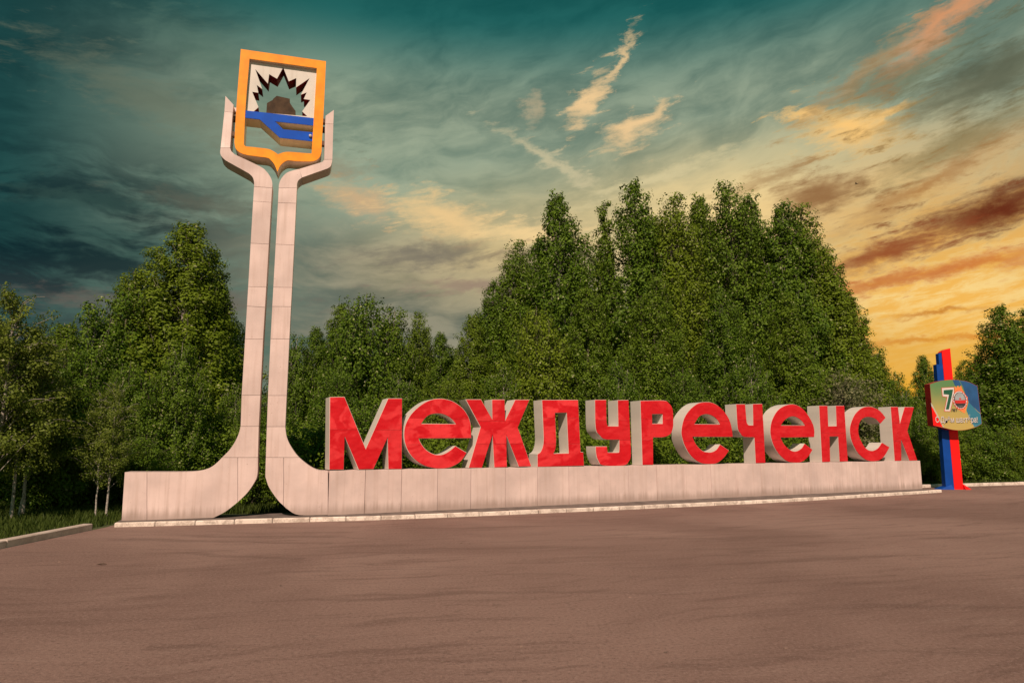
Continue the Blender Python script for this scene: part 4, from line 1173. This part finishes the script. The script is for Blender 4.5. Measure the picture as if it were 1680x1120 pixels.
# grass: verge at the left, bank behind the far kerb, meadow under the trees
def grass(name, areas, label):
    rs = np.random.RandomState(5)
    P, Sz = [], []
    for poly, n, h in areas:
        xs = [p[0] for p in poly]; ys = [p[1] for p in poly]
        q = np.column_stack([rs.uniform(min(xs), max(xs), n), rs.uniform(min(ys), max(ys), n)])
        inside = np.zeros(n, bool)
        for k in range(len(poly)):
            (x1, y1), (x2, y2) = poly[k - 1], poly[k]
            c = ((y1 > q[:, 1]) != (y2 > q[:, 1])) & (q[:, 0] < (x2 - x1) * (q[:, 1] - y1) / (y2 - y1 + 1e-9) + x1)
            inside ^= c
        q = q[inside]; P.append(q); Sz.append(h * rs.uniform(0.5, 1.35, len(q)))
    P = np.vstack(P); Sz = np.concatenate(Sz); n = len(P)
    an = rs.uniform(0, 6.28, n); w = 0.012 + Sz * 0.03
    bx = np.column_stack([np.cos(an) * w, np.sin(an) * w, np.zeros(n)])
    b0 = np.column_stack([P, np.full(n, -0.03)])
    ln = rs.normal(0, 0.25, (n, 2)) * Sz[:, None]
    tip = b0 + np.column_stack([ln, Sz])
    midp = b0 + np.column_stack([ln * 0.3, Sz * 0.55])
    v = np.stack([b0 - bx, b0 + bx, midp + bx * 0.7, tip, midp - bx * 0.7], 1).reshape(-1, 3)
    me = bpy.data.meshes.new('grass')
    me.vertices.add(n * 5); me.vertices.foreach_set('co', v.astype(np.float32).ravel())
    me.loops.add(n * 5); me.loops.foreach_set('vertex_index', np.arange(n * 5, dtype=np.int32))
    me.polygons.add(n); me.polygons.foreach_set('loop_start', np.arange(0, n * 5, 5, dtype=np.int32))
    me.polygons.foreach_set('loop_total', np.full(n, 5, dtype=np.int32))
    me.update(calc_edges=True)
    at = me.attributes.new('tint', 'FLOAT', 'FACE'); at.data.foreach_set('value', (rs.random(n) * .9).astype(np.float32))
    me.materials.append(M['grass'])
    return stuff(link(name, me), label, 'grass')


grass('grass', [([(-24, 11), (-11.1, 11), (-11.1, 18.4), (-11.3, 27), (-24, 27)], 42000, 0.17),
                ([(-30, 27), (-9, 25), (-8, 38), (-34, 38)], 14000, 0.30),
                ([(-9.5, 22.2), (-4.5, 23.2), (-4.5, 26), (-9.5, 25)], 5000, 0.25),
                ([(19.6, 35.2), (24, 36.6), (34, 39.2), (48, 42.4), (48, 47), (19, 41)], 26000, 0.26)],
      'rough green grass along the kerbs and under the trees')

# ------------------------------------------------------------------ small things
bm = bmesh.new()
rs = np.random.RandomState(12)
for _ in range(260):
    d = 5 + 24 * rs.random() ** 1.2; x = rs.uniform(-0.78, 0.78) * d
    if x < -10.5 or d > 17.5 + max(0, x) * 0.35: continue
    r = 0.005 + 0.014 * rs.random() ** 3
    v = bmesh.ops.create_icosphere(bm, subdivisions=1, radius=r, matrix=Matrix.Translation((x, d, r * 0.3)) @ Matrix.Diagonal((1 + rs.random(), 1, 0.6, 1)))
stuff(link('grit', mesh_from(bm, M['grit'])), 'loose grit and tiny stones scattered over the asphalt', 'grit')

# a dry leaf on the asphalt and one small bird far up in the evening sky
bm = bmesh.new()
pr_ = [(0, 0), (0.06, 0.025), (0.12, 0.022), (0.18, 0), (0.12, -0.022), (0.06, -0.025)]
up = [bm.verts.new((x, y, 0.012 + abs(y) * 0.5 + 0.03 * x)) for x, y in pr_]
dn = [bm.verts.new((x, y, 0.006 + abs(y) * 0.5 + 0.03 * x)) for x, y in pr_]
bm.faces.new(up); bm.faces.new(dn[::-1])
for i in range(6): bm.faces.new((up[i], dn[i], dn[(i + 1) % 6], up[(i + 1) % 6]))
bmesh.ops.recalc_face_normals(bm, faces=bm.faces)
tag(link('dry_leaf', mesh_from(bm, M['coal']), None, (-7.6, 12.95, 0.0), 0.15), 'small dark dry leaf lying on the asphalt at the left', 'leaf')

bm = bmesh.new()
rows = [(-0.20, 0.01), (-0.14, 0.035), (0.0, 0.055), (0.12, 0.04), (0.18, 0.028), (0.23, 0.006)]
ring = []
for x, r in rows:
    ring.append([bm.verts.new((x, r * math.cos(a), r * math.sin(a))) for a in [k * math.pi / 3 for k in range(6)]])
for a, b in zip(ring, ring[1:]):
    for k in range(6): bm.faces.new((a[k], a[(k + 1) % 6], b[(k + 1) % 6], b[k]))
for sgn in (-1, 1):
    top = [bm.verts.new(v) for v in ((0.08, sgn * 0.03, 0.03), (0.05, sgn * 0.24, 0.14), (-0.10, sgn * 0.46, 0.10), (-0.06, sgn * 0.20, 0.11), (-0.06, sgn * 0.03, 0.025))]
    bot = [bm.verts.new((v.co.x, v.co.y, v.co.z - 0.012)) for v in top]
    bm.faces.new(top); bm.faces.new(bot[::-1])
    for k in range(5): bm.faces.new((top[k], bot[k], bot[(k + 1) % 5], top[(k + 1) % 5]))
tl_ = [bm.verts.new(v) for v in ((-0.17, 0.0, 0.012), (-0.32, 0.06, 0.012), (-0.32, -0.06, 0.012), (-0.17, 0.0, -0.004))]
for f in ((0, 1, 2), (3, 2, 1), (0, 3, 1), (0, 2, 3)): bm.faces.new([tl_[i] for i in f])
bmesh.ops.recalc_face_normals(bm, faces=bm.faces)
tag(link('bird', mesh_from(bm, M['ink_dark'], 40), None, (47.0, 89.0, 37.2), 2.4), 'tiny dark bird flying in the orange sky right of the trees', 'bird')
